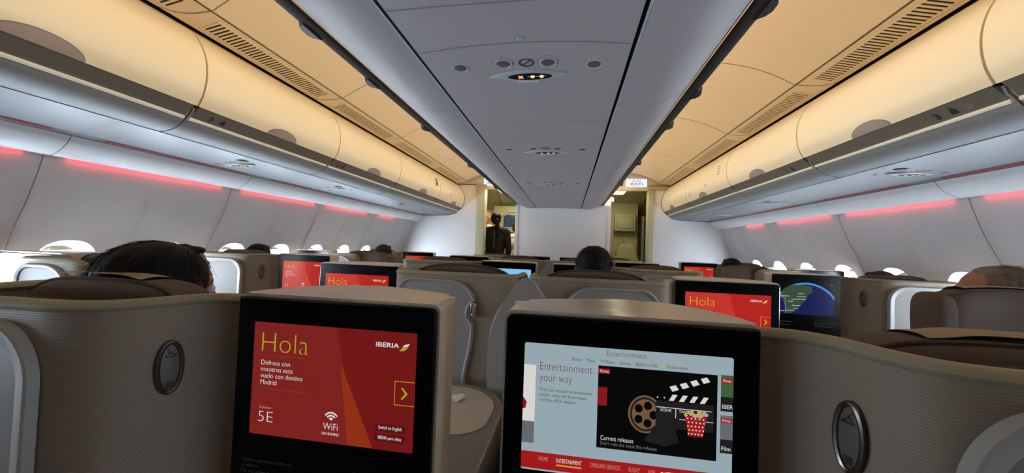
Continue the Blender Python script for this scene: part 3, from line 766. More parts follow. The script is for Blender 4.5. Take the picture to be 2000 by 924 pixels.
# ------------------------------------------------------------------ forward bulkhead and galley
WW = M['wallwhite']
struct('wall_front_left', boxes('wall_front_left', [(-2.79, -1.355, Y1, 6.0, 0, 2.30)], WW, 0.002))
struct('wall_front_centre', boxes('wall_front_centre', [(-0.70, 0.82, Y1, 6.0, 0, 2.35), (-0.705, -0.655, Y1 - 0.012, Y1 + 0.01, 0, 2.35), (0.775, 0.825, Y1 - 0.012, Y1 + 0.01, 0, 2.35)], WW, 0.002))
struct('wall_front_right', boxes('wall_front_right', [(1.462, 2.79, Y1, 6.0, 0, 2.30)], WW, 0.002))
struct('wall_front_header', boxes('wall_front_header', [(-1.80, -0.5, Y1 + 0.002, 6.0, 2.235, 2.76), (0.5, 1.80, Y1 + 0.002, 6.0, 2.235, 2.76)], M['ceil'], 0.002))
struct('wall_front_upper', boxes('wall_front_upper', [(-2.79, -1.6, Y1 + 0.004, 6.0, 2.25, 2.76), (1.6, 2.79, Y1 + 0.004, 6.0, 2.25, 2.76), (-0.7, 0.82, Y1 + 0.004, 6.0, 2.3, 2.76)], WW, 0))
struct('trim_door_jamb_left', boxes('trim_door_jamb_left', [(-1.36, -1.222, Y1 - 0.05, 6.06, 0, 2.262), (-1.372, -1.20, Y1 - 0.06, 6.06, 2.262, 2.30)], M['olive'], 0.004))
struct('trim_door_jamb_right', boxes('trim_door_jamb_right', [(1.385, 1.468, Y1 - 0.03, 6.06, 0, 2.25), (1.372, 1.70, Y1 - 0.03, 6.0, 2.235, 2.30)], M['olive'], 0.004))
struct('trim_header_line', boxes('trim_header_line', [(-1.72, -1.36, Y1 - 0.008, Y1, 2.298, 2.306), (1.37, 1.72, Y1 - 0.034, Y1, 2.298, 2.306)], M['rail'], 0))
OL = M['olive']
struct('wall_galley_far', boxes('wall_galley_far', [(-2.8, 2.8, 8.2, 8.26, 0, 2.76)], OL, 0))
struct('wall_galley_partition_right', boxes('wall_galley_partition_right', [(0.82, 1.47, 7.22, 7.28, 0, 2.4)], OL, 0.004))
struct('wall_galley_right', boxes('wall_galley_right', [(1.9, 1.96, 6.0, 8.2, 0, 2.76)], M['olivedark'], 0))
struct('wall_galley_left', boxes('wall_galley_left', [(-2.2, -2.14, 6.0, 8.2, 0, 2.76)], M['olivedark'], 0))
struct('wall_galley_middle', boxes('wall_galley_middle', [(-0.38, -0.32, 6.0, 7.25, 0, 2.4), (0.76, 0.82, 6.0, 7.28, 0, 2.4)], OL, 0))
struct('wall_galley_partition_left', boxes('wall_galley_partition_left', [(-1.34, -0.42, 7.22, 7.28, 0, 2.1)], OL, 0.004))
struct('ceiling_galley', boxes('ceiling_galley', [(-2.2, 1.96, 6.0, 6.9, 2.30, 2.34)], OL, 0))
struct('ceiling_galley_slope', mesh('ceiling_galley_slope', [(-2.14, 6.9, 2.30), (1.9, 6.9, 2.30), (1.9, 8.2, 1.86), (-2.14, 8.2, 1.86)], [(0, 1, 2, 3)], M['olive'], False))
bm = bmesh.new()
for (x0, x1) in ((-1.62, -1.60), (-1.22, -1.20), (1.55, 1.57)):
    for k in range(1): box_bm(bm, x0, x1, 6.95, 7.9, 2.0, 2.01)
for f in bm.verts: f.co.z = 2.30 - (f.co.y - 6.9) * 0.3385 - (0.012 if f.co.z < 2.005 else 0.002)
struct('trim_galley_ceiling_joint', bm_mesh('trim_galley_ceiling_joint', bm, M['seam'], False))
for gx, lb in ((-0.98, 'glowing ceiling light fixture over the left forward doorway'), (0.99, 'glowing ceiling light fixture over the right forward doorway')):
    r = thing('ceiling_light', lb, 'ceiling light', (gx, 6.45, 2.30), 0, 'galley ceiling lights')
    link('frame', boxes('frame', [(-0.17, 0.17, -0.3, 0.3, -0.016, 0.0)], M['olive'], 0.004), r)
    link('diffuser', boxes('diffuser', [(-0.12, 0.12, -0.25, 0.25, -0.020, -0.012)], M['e_lamp'], 0.002), r)
# right doorway: wall cabinet, placard, jump seat
r = thing('wall_cabinet', 'beige wall cabinet with raised door inside the right forward doorway', 'cabinet', (1.22, 7.22, 1.81))
link('body', boxes('body', [(-0.19, 0.19, -0.11, 0.0, -0.15, 0.16)], OL, 0.006), r)
link('door_surround', boxes('door_surround', [(-0.147, 0.147, -0.113, -0.106, -0.112, 0.122)], M['seam'], 0.001), r)
link('door', boxes('door', [(-0.14, 0.14, -0.118, -0.108, -0.105, 0.115)], OL, 0.004), r)
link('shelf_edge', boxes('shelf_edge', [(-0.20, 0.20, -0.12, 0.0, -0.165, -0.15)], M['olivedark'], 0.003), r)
r = thing('seat_placard', 'small pink and white placard above the jump seat headrest', 'placard', (1.215, 7.215, 1.49))
link('plate', boxes('plate', [(-0.042, 0.042, -0.003, 0.003, -0.05, 0.05)], mat('placard_pink', (222, 188, 168), 0.6), 0.001), r)
fl = Flat(); fl.rect(-0.014, 0.008, -0.03, 0.03, M['placard_red']); fl.disc(-0.003, 0.026, 0.010, M['placard_red']); fl.rect(0.008, 0.022, -0.03, -0.012, M['text_dark']); fl.build('pictogram', lambda a, b, h: (a, -0.0035 - h, b), r)
r = thing('jump_seat', 'pale yellow crew jump seat with tapered headrest in the right doorway', 'seat', (1.27, 7.16, 0.45))
bm = bmesh.new()
sec = [(0.0, 0.235), (0.55, 0.235), (0.68, 0.215), (0.82, 0.165), (0.91, 0.135), (0.945, 0.115), (0.965, 0.07)]
rg = []
for z, hw in sec:
    pts = rrect(-hw, hw, -0.055, 0.055, (0.03,) * 4, 4); rg.append([bm.verts.new((a, b, z)) for a, b in pts])
for A, Bq in zip(rg, rg[1:]):
    n = len(A)
    for k in range(n): bm.faces.new((A[k], A[(k + 1) % n], Bq[(k + 1) % n], Bq[k]))
bm.faces.new(rg[-1]); bm.faces.new(rg[0][::-1])
link('backrest', bm_mesh('backrest', bm, M['jumpseat']), r)
bm = bmesh.new(); cushion_bm(bm, (0, -0.22, 0.0), (0.46, 0.42, 0.12)); link('cushion', bm_mesh('cushion', bm, M['jumpseat']), r)
link('seam', boxes('seam', [(-0.082, -0.079, -0.0565, -0.054, 0.35, 0.93), (0.079, 0.082, -0.0565, -0.054, 0.35, 0.93)], M['olive'], 0), r)
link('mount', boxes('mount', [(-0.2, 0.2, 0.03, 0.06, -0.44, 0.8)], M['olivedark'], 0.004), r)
r = thing('door_frame_post', 'slanted grey post beside the cabinet in the right doorway', 'post', (1.56, 7.2, 0))
link('post', boxes('post', [(-0.02, 0.02, -0.03, 0.03, 0.02, 1.95)], M['frame'], 0.004), r)
bm = bmesh.new(); tube_bm(bm, [(0.0, 0, 1.93), (0.16, 0.02, 1.78), (0.36, 0.05, 1.6)], 0.03, 10); link('brace', bm_mesh('brace', bm, M['olivedark']), r)
r = thing('emergency_lamp', 'small white emergency lamp box at the edge of the right doorway', 'lamp', (0.86, 6.12, 2.11))
link('lamp_box', boxes('lamp_box', [(-0.035, 0.03, -0.03, 0.03, -0.05, 0.05)], M['jumpseat'], 0.008), r); link('lens', boxes('lens', [(-0.02, 0.02, -0.034, -0.028, -0.03, 0.03)], M['e_lamp'], 0.004), r)
# left doorway: status screen on the partition
r = thing('crew_panel', 'dark blue crew display panel on the wall of the left doorway', 'screen', (-0.99, 7.215, 1.78))
link('housing', boxes('housing', [(-0.17, 0.2, -0.035, 0.0, -0.21, 0.17)], OL, 0.008), r)
sc_ = link('display', boxes('display', [(-0.14, 0.17, -0.039, -0.034, -0.13, 0.14)], emi('crew_display', (50, 62, 82), 1.0), 0.002), r)
fl = Flat()
for c in (-0.05, 0.04, 0.11): fl.rect(c, c + 0.012, -0.09, 0.09, M['e_green'])
fl.rect(-0.12, 0.16, -0.125, -0.11, M['e_pale']); fl.rect(-0.125, -0.105, 0.11, 0.128, M['e_white'])
fl.build('display_marks', lambda a, b, h: (a, -0.0395 - h, b), sc_)
link('name_strip', boxes('name_strip', [(-0.06, 0.1, -0.03, 0.0, 0.185, 0.215)], M['jumpseat'], 0.003), r)
# exit signs
def exit_sign(x, label):
    r = thing('exit_sign', label, 'exit sign', (x, Y1 - 0.012, 2.352), 0, 'lit exit signs over the forward doorways')
    link('sign_box', boxes('sign_box', [(-0.157, 0.157, -0.012, 0.013, -0.062, 0.062)], M['e_exit'], 0.01, 3), r)
    fl = Flat(); mm = M['text_dark']
    fl.text('SALIDA', -0.062, 0.016, 0.028, 0.125, M['text_grey'], off=0.0); fl.text('EXIT', -0.07, -0.040, 0.042, 0.14, mm, off=0.0)
    fl.poly([(-0.096, -0.020), (-0.080, -0.002), (-0.080, -0.038)], mm); fl.poly([(0.096, -0.020), (0.080, -0.002), (0.080, -0.038)], mm)
    fl.build('lettering', lambda a, b, h: (a, -0.0125 - h, b), r)
exit_sign(1.20, 'lit white exit sign over the right forward doorway'); exit_sign(-1.10, 'lit white exit sign over the left forward doorway, half hidden')

# ------------------------------------------------------------------ business seats
SW, SH = 0.328, 0.2105           # display
ZT = 1.165                       # top of the monitor housing
PATH_N = [(0.466, 0.004), (0.518, -0.002), (0.547, -0.03), (0.560, -0.07), (0.574, -0.105), (0.60, -0.138), (0.65, -0.157), (0.72, -0.162), (0.94, -0.162), (0.995, -0.150), (1.028, -0.110), (1.04, -0.04), (1.04, 0.06), (1.04, 0.17)]
PATH_T = [(0.466, 0.004), (0.497, -0.01), (0.507, -0.05), (0.515, -0.10), (0.53, -0.14), (0.56, -0.16), (0.65, -0.162), (0.95, -0.162), (1.035, -0.155), (1.066, -0.12), (1.075, -0.04), (1.075, 0.06), (1.075, 0.17)]
PATH_O = [(0.466, 0.004), (0.479, -0.015), (0.485, -0.055), (0.492, -0.11), (0.508, -0.146), (0.54, -0.161), (0.62, -0.162), (0.70, -0.162), (0.76, -0.160), (0.80, -0.152), (0.822, -0.134), (0.832, -0.105), (0.834, -0.07)]
_mc = {}
def shared(key, fn):
    if key not in _mc: _mc[key] = fn()
    return _mc[key]

def seat_shell(s, path, open_end=False):
    P = [(p.x, p.y) for p in catmull(path, 6)]
    inn = []
    for i in range(len(P)):
        a = Vector(P[max(0, i - 1)]); b = Vector(P[min(len(P) - 1, i + 1)]); t = (b - a).normalized()
        inn.append((P[i][0] - t.y * 0.024, P[i][1] + t.x * 0.024))
    zs = [0.12, 0.5, 0.85, 1.05, 1.148]
    fall = [0.0] * len(P)
    if True:
        acc = 0.0; R_ = 0.13
        for i_ in range(len(P) - 2, -1, -1):
            acc_e = acc; acc += (Vector(P[i_]) - Vector(P[i_ + 1])).length
            q_ = max(0.0, 1 - acc / R_); fall[i_] = 0.13 * (1 - math.sqrt(max(0, 1 - q_ * q_)))
        fall[-1] = 0.13
    V = []; Fc = []; n = len(P)
    for ring in (P, inn):
        for z in zs:
            for i_, (u, v) in enumerate(ring): V.append((s * (u - 0.55), v, z - fall[i_] * max(0.0, (z - 0.5) / 0.648)))
    m = len(zs)
    for k in range(2):
        for j in range(m - 1):
            for i in range(n - 1):
                a = (k * m + j) * n + i; Fc.append((a, a + 1, a + 1 + n, a + n))
    for j in (0, m - 1):
        for i in range(n - 1):
            a = j * n + i; b = (m + j) * n + i; Fc.append((a, a + 1, b + 1, b))
    for i in (0, n - 1):
        for j in range(m - 1):
            a = j * n + i; b = (m + j) * n + i; Fc.append((a, a + n, b + n, b))
    sh = mesh('shell', V, Fc, M['fabric'], True, 50)
    mid = [((p[0] + q[0]) / 2, (p[1] + q[1]) / 2) for p, q in zip(P, inn)]
    bm = bmesh.new(); tube_bm(bm, [(s * (u - 0.55), v, 1.1535 - fall[i_]) for i_, (u, v) in enumerate(mid)], 0.0152, 10, rz=0.0118)
    tr = bm_mesh('top_trim', bm, M['trim'])
    return sh, tr

def seat_housing(s):
    back = [(p.x, p.y) for p in catmull([(0.059, 0.085), (0.078, 0.125), (0.14, 0.165), (0.24, 0.205), (0.33, 0.215), (0.41, 0.165), (0.455, 0.075), (0.465, 0.012)], 5)]
    poly = [(0.059, 0.0)] + back + [(0.465, 0.0)]
    bm = bmesh.new()
    lo = [bm.verts.new((s * (u - 0.55), v, 0.30)) for u, v in poly]; hi = [bm.verts.new((s * (u - 0.55), v, ZT + 0.006)) for u, v in poly]
    n = len(poly)
    for i in range(n): bm.faces.new((lo[i], lo[(i + 1) % n], hi[(i + 1) % n], hi[i]))
    top = bm.faces.new(hi); bm.faces.new(lo)
    es = [e for e in top.edges if not (abs(e.verts[0].co.y) < 1e-4 and abs(e.verts[1].co.y) < 1e-4)]
    bmesh.ops.bevel(bm, geom=es, offset=0.016, segments=4, affect='EDGES', profile=0.5)
    return bm_mesh('monitor_housing', bm, M['housing'], True, 35)

def seat_bezel(s):
    ol = rrect(0.0635, 0.4635, 0.30, ZT, (0.002, 0.002, 0.004, 0.012), 5)
    bm = bmesh.new(); n = len(ol)
    A = [bm.verts.new((s * (u - 0.55), 0.0, z)) for u, z in ol]
    Bq = [bm.verts.new((s * (u - 0.55), -0.008, z)) for u, z in ol]
    ol2 = inset(ol, 0.003)
    Cq = [bm.verts.new((s * (u - 0.55), -0.0105, z)) for u, z in ol2]
    for X_, Y_ in ((A, Bq), (Bq, Cq)):
        for i in range(n): bm.faces.new((X_[i], X_[(i + 1) % n], Y_[(i + 1) % n], Y_[i]))
    bm.faces.new(Cq)
    return bm_mesh('bezel', bm, M['bezel'], True, 30)

def panel_outline(tight, latch):
    if tight == 'open': return rrect(0.512, 0.80, 0.16, 1.138, (0.03, 0.03, 0.13, 0.07), 10)
    if not tight: return rrect(0.606, 1.0, 0.16, 1.132, (0.03, 0.03, 0.10, 0.10), 10)
    if latch:      # taller door with a latch notch on its inner edge
        return rrect(0.545, 0.70, 0.16, 1.138, (0.03, 0.0, 0.0, 0.075), 10)[:11] + [(0.862, 0.16), (0.862, 0.74), (0.872, 0.80), (0.885, 0.86), (0.889, 0.92), (0.889, 0.955), (0.880, 0.965), (0.866, 0.985), (0.866, 1.015), (0.880, 1.04), (0.893, 1.05), (0.886, 1.075), (0.868, 1.10), (0.835, 1.123), (0.79, 1.135)] + rrect(0.545, 0.75, 0.16, 1.138, (0.03, 0, 0, 0.075), 10)[-11:]
    return rrect(0.56, 0.93, 0.16, 1.135, (0.03, 0.03, 0.11, 0.075), 10)

def seat_panel(s, tight, latch):
    ol = []
    for p in panel_outline(tight, latch):
        if not ol or (Vector(p) - Vector(ol[-1])).length > 1e-4: ol.append(p)
    v0 = -0.158; n = len(ol)
    wdt = 0.016 if tight is True else (0.022 if tight == 'open' else 0.034)
    lo = [(ol, 0.0), (inset(ol, 0.0035), -0.013), (inset(ol, 0.007), -0.0155), (inset(ol, wdt * 0.8), -0.0125), (inset(ol, wdt), -0.007)]
    V = []; Fc = []
    for (L, h) in lo:
        V += [(s * (u - 0.55), v0 + h - 0.004, z) for u, z in L]
    for j in range(len(lo) - 1):
        for i in range(n): Fc.append((j * n + i, j * n + (i + 1) % n, (j + 1) * n + (i + 1) % n, (j + 1) * n + i))
    fr = mesh('panel_frame', V, Fc, M['frame'], True, 35)
    L = lo[-1][0]
    pn = mesh('back_panel', [(s * (u - 0.55), v0 - 0.0112, z) for u, z in inset(ol, wdt - 0.002)], [tuple(range(n))], M['panel'], False)
    return pn, fr

def seat_hook(s):
    c = Vector((0.5545, -0.058)); t = Vector((0.0125, -0.04)).normalized()
    if s < 0: pass
    nn = Vector((t.y, -t.x));
    if nn.x > 0: nn = -nn
    def P(a, z, h):
        q = c + t * a + nn * (0.002 + h); return (s * (q.x - 0.55), q.y, 1.036 + z)
    pts = []
    for k in range(36):
        a, b = superell(2 * math.pi * k / 36, 0.0178, 0.0455, 2.0); pts.append((a, b))
    bm = bmesh.new(); tube_bm(bm, [P(a, b, 0.001) for a, b in pts], 0.0042, 8, True, None, Vector((s * nn.x, nn.y, 0))); ring = bm_mesh('hook_ring', bm, M['bronze'])
    V = [P(0, 0, 0.003)] + [P(a * 0.9, b * 0.9, 0.0012) for a, b in pts]
    pad = mesh('coat_hook', V, [(0, 1 + k, 1 + (k + 1) % 36) for k in range(36)], M['hookpad'], True, None)
    bm = bmesh.new()
    tube_bm(bm, [P(a, b, 0.004) for a, b in ((-0.009, 0.020), (0.009, 0.020), (0.001, 0.027), (-0.009, 0.020))], 0.0009, 5)
    tube_bm(bm, [P(a, b, 0.004) for a, b in ((0.001, 0.027), (0.001, 0.030), (0.005, 0.032), (0.004, 0.035))], 0.0008, 5)
    for q in range(5): tube_bm(bm, [P(-0.006, -0.026 - q * 0.0026, 0.003), (P(0.006, -0.026 - q * 0.0026, 0.003))], 0.0006, 4)
    mark = bm_mesh('hanger_mark', bm, M['text_dark'])
    return pad, ring, mark

def seat_headrest(s, open_end=False, tight=False):
    cx = s * (0.34 if open_end else (0.25 if tight else 0.20))
    bm = bmesh.new(); cushion_bm(bm, (cx, -0.035 if tight or open_end else 0.0, 1.07), (0.47 if tight else (0.42 if open_end else 0.385), 0.13, 0.215), 0.55 if tight else 0.46, 36, 18, 0.016 if tight else 0.010)
    if open_end: cushion_bm(bm, (cx + s * 0.185, -0.02, 1.065), (0.11, 0.14, 0.20), 0.5, 28, 14)
    a = bm_mesh('headrest', bm, M['brown'], True, None)
    # cloth cap folded over the top
    sec = [(p.x, p.y) for p in catmull([(-0.056, 1.1875), (-0.035, 1.191), (-0.01, 1.189), (0.012, 1.182), (0.030, 1.150), (0.034, 1.02)], 5)]
    V = []; Fc = []; nx = 16
    for k in range(nx + 1):
        q = -1 + 2 * k / nx; x = cx + (0 if open_end else s * 0.04) + q * (0.135 if open_end else 0.115)
        for (v, z) in sec: V.append((x, v + (0.0 if open_end else 0.035) + 0.004 * math.sin(7 * q + z * 30), z + 0.008 * (1 - q * q) + (0.012 * math.sin(3 * q) if z < 1.12 else 0)))
    n = len(sec)
    for k in range(nx):
        for i in range(n - 1): Fc.append((k * n + i, k * n + i + 1, (k + 1) * n + i + 1, (k + 1) * n + i))
    cap = mesh('headrest_cover', V, Fc, M['cloth'], True, None)
    e_ = 0.55 if tight else (0.42 if open_end else 0.46)
    hw = (0.47 if tight else (0.42 if open_end else 0.385)) / 2 * 0.982; vy = (-0.035 if tight or open_end else 0.0) - 0.037
    bm = bmesh.new(); pts = [superell(2 * math.pi * k / 56, hw, 0.1065, 2 / e_) for k in range(56)]
    crown = 0.016 if tight else 0.010
    tube_bm(bm, [(cx + p[0], vy, 1.07 + p[1] + (crown * (1 - (p[0] / hw) ** 2) if p[1] > 0 else 0)) for p in pts], 0.0042, 6, True, None, Vector((0, 1, 0)))
    return a, cap, bm_mesh('piping', bm, M['brown2'])

def seat_soft(s):
    bm = bmesh.new(); cushion_bm(bm, (s * 0.245, -0.04, 0.80), (0.37, 0.12, 0.70), 0.3, 36, 20)
    for q in (-0.15, -0.05, 0.05, 0.15): pass
    bk = bm_mesh('backrest', bm, M['brown2'], True, None)
    bm = bmesh.new(); cushion_bm(bm, (s * 0.265, 0.26, 0.41), (0.39, 0.58, 0.15), 0.3, 36, 14)
    cu = bm_mesh('seat_cushion', bm, M['brown'], True, None)
    bs = boxes('seat_base', [(s * 0.25 - 0.2, s * 0.25 + 0.2, -0.1, 0.5, 0.0, 0.335)], M['base'], 0.02)
    return bk, cu, bs

def seat_console(s):
    pts = [(p[0], p[1]) for p in rrect(0.03, 0.47, 0.10, 0.735, (0.02, 0.02, 0.02, 0.19), 12)]
    n = len(pts); ins = inset(pts, 0.038); ins2 = inset(pts, 0.004)
    V = [(s * (u - 0.55), v, 0.30) for u, v in pts] + [(s * (u - 0.55), v, 0.744) for u, v in pts] + [(s * (u - 0.55), v, 0.75) for u, v in ins2] + [(s * (u - 0.55), v, 0.75) for u, v in ins]
    Fc = [(j * n + i, j * n + (i + 1) % n, (j + 1) * n + (i + 1) % n, (j + 1) * n + i) for j in range(3) for i in range(n)]
    ed = mesh('side_table', V, Fc, M['consoleedge'], True, 40)
    tp = rrect(0.06, 0.43, 0.36, 0.70, (0.10, 0.03, 0.03, 0.165), 10)
    V = [(s * (u - 0.55), v, 0.7515) for u, v in tp]
    top = mesh('table_top', V, [tuple(range(len(V)))], M['console'], False)
    big = inset(tp, -0.004)
    fill = mesh('table_field', [(s * (u - 0.55), v, 0.7502) for u, v in inset(pts, 0.03)], [tuple(range(n))], M['consoleedge'], False)
    bs = boxes('plinth', [(min(s * -0.36, s * -0.10), max(s * -0.36, s * -0.10), 0.14, 0.66, 0.0, 0.31)], M['base'], 0.015)
    return ed, fill, top, bs

# display pages (a to the right, b up, origin top left of the display)
def hola(fl, seat='5E'):
    M = dict(globals()['M'])
    if seat == '5E':      # off-axis dimming of this display, put into its colours
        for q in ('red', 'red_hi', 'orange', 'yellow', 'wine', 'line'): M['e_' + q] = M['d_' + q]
    T = lambda s, a, b, c, w_, m, off=0.0: fl.text(s, a * SW, -b * SH, c * SH, w_ * SW, M[m], 0.0008, off)
    P = lambda pts, m, h=0.0004: fl.poly([(a * SW, -b * SH) for a, b in pts], M[m], h)
    P([(0, 0), (0.521, 0), (0.60, 0.5), (0.66, 1), (0, 1)], 'e_red_hi', 0.0002)
    P([(0.556, 0.302), (0.77, 0.996), (0.618, 0.996)], 'e_orange')
    T('Hola', 0.055, 0.262, 0.175, 0.30, 'e_yellow', -0.022)
    fl.rect(0.06 * SW, 0.348 * SW, -0.298 * SH, -0.294 * SH, M['e_line']); fl.rect(0.06 * SW, 0.348 * SW, -0.593 * SH, -0.589 * SH, M['e_line'])
    for q, (t, wd) in enumerate((('Disfrute con', 0.186), ('nosotros este', 0.204), ('vuelo con destino', 0.27), ('Madrid', 0.105))): T(t, 0.056, 0.378 + q * 0.058, 0.042, wd, 'e_white', -0.008)
    T('Asiento', 0.057, 0.768, 0.026, 0.078, 'e_pink'); T(seat, 0.055, 0.885, 0.095, 0.094, 'e_white', -0.022)
    for r0, r1 in ((0.0, 0.0055), (0.0078, 0.0108), (0.0130, 0.0160)): fl.arc(0.5145 * SW, -0.806 * SH, r0, r1, math.pi * 0.2, math.pi * 0.8, M['e_white'], 0.0006)
    T('WiFi', 0.468, 0.886, 0.058, 0.09, 'e_white', -0.006); T('ON BOARD', 0.461, 0.931, 0.022, 0.105, 'e_white', 0.006)
    for (p, q) in (((0.885, 0.412), (0.998, 0.412)), ((0.885, 0.61), (0.998, 0.61)), ((0.885, 0.408), (0.885, 0.614))): fl.line((p[0] * SW, -p[1] * SH), (q[0] * SW, -q[1] * SH), 0.0011, M['e_yellow'])
    P([(0.920, 0.465), (0.932, 0.465), (0.960, 0.512), (0.932, 0.56), (0.920, 0.56), (0.945, 0.512)], 'e_yellow')
    T('IBERIA', 0.764, 0.132, 0.038, 0.136, 'e_white', 0.016)
    P([(0.902, 0.157), (0.916, 0.13), (0.95, 0.118), (0.945, 0.135), (0.93, 0.153)], 'e_yellow'); P([(0.917, 0.126), (0.930, 0.103), (0.960, 0.09), (0.952, 0.113)], 'e_white')
    fl.rect(0.777 * SW, 0.955 * SW, -0.842 * SH, -0.782 * SH, M['e_wine']); fl.rect(0.777 * SW, 0.955 * SW, -0.926 * SH, -0.866 * SH, M['e_wine'])
    T('Switch to English', 0.80, 0.823, 0.027, 0.135, 'e_white', 0.006); T('IBERIA para ni\u00f1os', 0.80, 0.907, 0.027, 0.135, 'e_white', 0.006)

def entertainment(fl):
    T = lambda s, a, b, c, w_, m, off=0.0: fl.text(s, a * SW, -b * SH, c * SH, w_ * SW if w_ else None, M[m], 0.0012, off)
    P = lambda pts, m, h=0.0006: fl.poly([(a * SW, -b * SH) for a, b in pts], M[m], h)
    Rr = lambda a0, a1, b0, b1, m, h=0.0004: fl.rect(a0 * SW, a1 * SW, -b1 * SH, -b0 * SH, M[m], h)
    T('Entertainment', 0.413, 0.055, 0.042, 0.19, 'e_ink', -0.012)
    for t, a, wd in (('Movies', 0.242, 0.049), ('Music', 0.317, 0.04), ('TV Shows', 0.382, 0.07), ('Games', 0.476, 0.052), ('IBERIA for Kids', 0.552, 0.102), ('My favourites', 0.697, 0.096)): T(t, a, 0.114, 0.025, wd, 'e_ink2')
    st = []
    for k in range(10):
        r_ = 0.0032 if k % 2 == 0 else 0.0014; st.append((0.680 * SW + r_ * math.sin(k * math.pi / 5), -0.104 * SH + r_ * math.cos(k * math.pi / 5)))
    fl.poly(st, M['e_gold'], 0.0008)
    T('Entertainment', 0.083, 0.205, 0.062, 0.262, 'e_ink', -0.014); T('your way', 0.083, 0.293, 0.062, 0.163, 'e_ink', -0.014)
    for t, b, wd in (('With our onboard entertainment', 0.372, 0.265), ('system, enjoy the latest music', 0.412, 0.24), ('and box office releases', 0.452, 0.184)): T(t, 0.083, b, 0.026, wd, 'e_ink2')
    # picture of film props
    Rr(0.374, 0.930, 0.135, 0.765, 'e_black')
    Rr(0.376, 0.42, 0.30, 0.44, 'e_wine', 0.0006); Rr(0.376, 0.43, 0.157, 0.195, 'e_bar', 0.0008); T('Movies', 0.382, 0.186, 0.022, 0.042, 'e_white')
    cx, cy = 0.603 * SW, -0.475 * SH
    fl.disc(cx, cy, 0.0265, M['e_brass'], 0.0006, 0.030, 28); fl.disc(cx, cy, 0.0235, M['e_darkgrey'], 0.0007, 0.027, 28); fl.disc(cx, cy, 0.0205, M['e_brass'], 0.0008, 0.0238, 28)
    for k in range(5): fl.disc(cx + 0.0125 * math.cos(k * 1.2566), cy + 0.0145 * math.sin(k * 1.2566), 0.0062, M['e_black'], 0.0009, 0.0068, 14)
    P([(0.62, 0.62), (0.66, 0.53), (0.74, 0.54), (0.76, 0.66), (0.70, 0.70), (0.60, 0.67)], 'e_darkgrey', 0.0010)
    P([(0.652, 0.36), (0.915, 0.36), (0.915, 0.56), (0.652, 0.56)], 'e_darkgrey', 0.0010)
    P([(0.650, 0.30), (0.912, 0.30), (0.912, 0.358), (0.650, 0.358)], 'e_black', 0.0011); P([(0.648, 0.275), (0.880, 0.155), (0.893, 0.205), (0.655, 0.325)], 'e_black', 0.0012)
    for k in range(4):
        a = 0.71 + k * 0.047
        P([(a + 0.018, 0.306), (a + 0.04, 0.306), (a + 0.022, 0.354), (a, 0.354)], 'e_white', 0.0013)
        b = 0.245 - k * 0.026
        P([(a + 0.002, b + 0.005), (a + 0.03, b - 0.011), (a + 0.045, b + 0.022), (a + 0.016, b + 0.04)], 'e_white', 0.0014)
    for a in (0.658, 0.690): fl.disc(a * SW, -0.335 * SH, 0.0012, M['e_white'], 0.0014)
    Rr(0.655, 0.905, 0.405, 0.410, 'e_white', 0.0012); Rr(0.742, 0.745, 0.41, 0.48, 'e_white', 0.0012); Rr(0.76, 0.915, 0.484, 0.488, 'e_white', 0.0012)
    T('SCENE', 0.673, 0.437, 0.02, 0.05, 'e_white'); T('TAKE', 0.758, 0.437, 0.02, 0.042, 'e_white'); T('ROLL', 0.845, 0.437, 0.02, 0.045, 'e_white')
    P([(0.785, 0.45), (0.882, 0.45), (0.868, 0.60), (0.803, 0.60)], 'e_bar', 0.0016)
    for k in range(5):
        for j in range(5): fl.disc((0.797 + 0.018 * k + 0.004 * (j % 2) + 0.0015 * j * (2 - k) / 2) * SW, -(0.47 + 0.028 * j) * SH, 0.0012, M['e_white'], 0.0018)
    rr = random.Random(3)
    for k in range(22): fl.disc((0.788 + 0.095 * rr.random()) * SW, -(0.418 + 0.035 * rr.random()) * SH, 0.0026, M['e_pale' if k % 3 else 'e_gold'], 0.0017 + k * 0.00001)
    T('Current releases', 0.393, 0.702, 0.035, 0.157, 'e_white', -0.006); T("Don't miss the latest film releases", 0.393, 0.738, 0.026, 0.268, 'e_mid')
    # cropped tiles at either side
    Rr(0.945, 1.0, 0.13, 0.395, 'e_green'); Rr(0.945, 1.0, 0.29, 0.395, 'e_darkgrey', 0.0006); Rr(0.947, 0.995, 0.155, 0.188, 'e_bar', 0.0008); T('Movies', 0.953, 0.18, 0.02, 0.036, 'e_white'); T('IBER', 0.951, 0.375, 0.03, 0.047, 'e_white')
    Rr(0.945, 1.0, 0.425, 0.70, 'e_mid'); Rr(0.945, 1.0, 0.60, 0.70, 'e_darkgrey', 0.0006); Rr(0.947, 0.995, 0.445, 0.478, 'e_bar', 0.0008); T('Movies', 0.953, 0.47, 0.02, 0.036, 'e_white'); T('Film', 0.951, 0.68, 0.03, 0.04, 'e_white')
    Rr(0.0, 0.062, 0.174, 0.79, 'e_white'); Rr(0.0, 0.062, 0.62, 0.79, 'e_mid', 0.0006); P([(0, 0.43), (0.02, 0.47), (0.014, 0.52), (0, 0.525)], 'e_wine', 0.0008)
    # bottom bar
    P([(0, 0.855), (1.0, 0.855), (1.0, 0.985), (0, 0.985)], 'e_bar', 0.0006)
    for t, a, wd, m in (('HOME', 0.091, 0.046, 'e_pink'), ('ENTERTAINMENT', 0.179, 0.126, 'e_white'), ('ONBOARD SERVICES', 0.347, 0.144, 'e_pink'), ('FLIGHT', 0.532, 0.052, 'e_pink'), ('WIFI', 0.622, 0.033, 'e_pink'), ('MEDIA PLAYER', 0.70, 0.102, 'e_white')): T(t, a, 0.918, 0.032, wd, m)
    Rr(0.179, 0.305, 0.934, 0.945, 'e_gold', 0.0008); fl.disc(0.688 * SW, -0.903 * SH, 0.0026, M['e_white'], 0.0009)
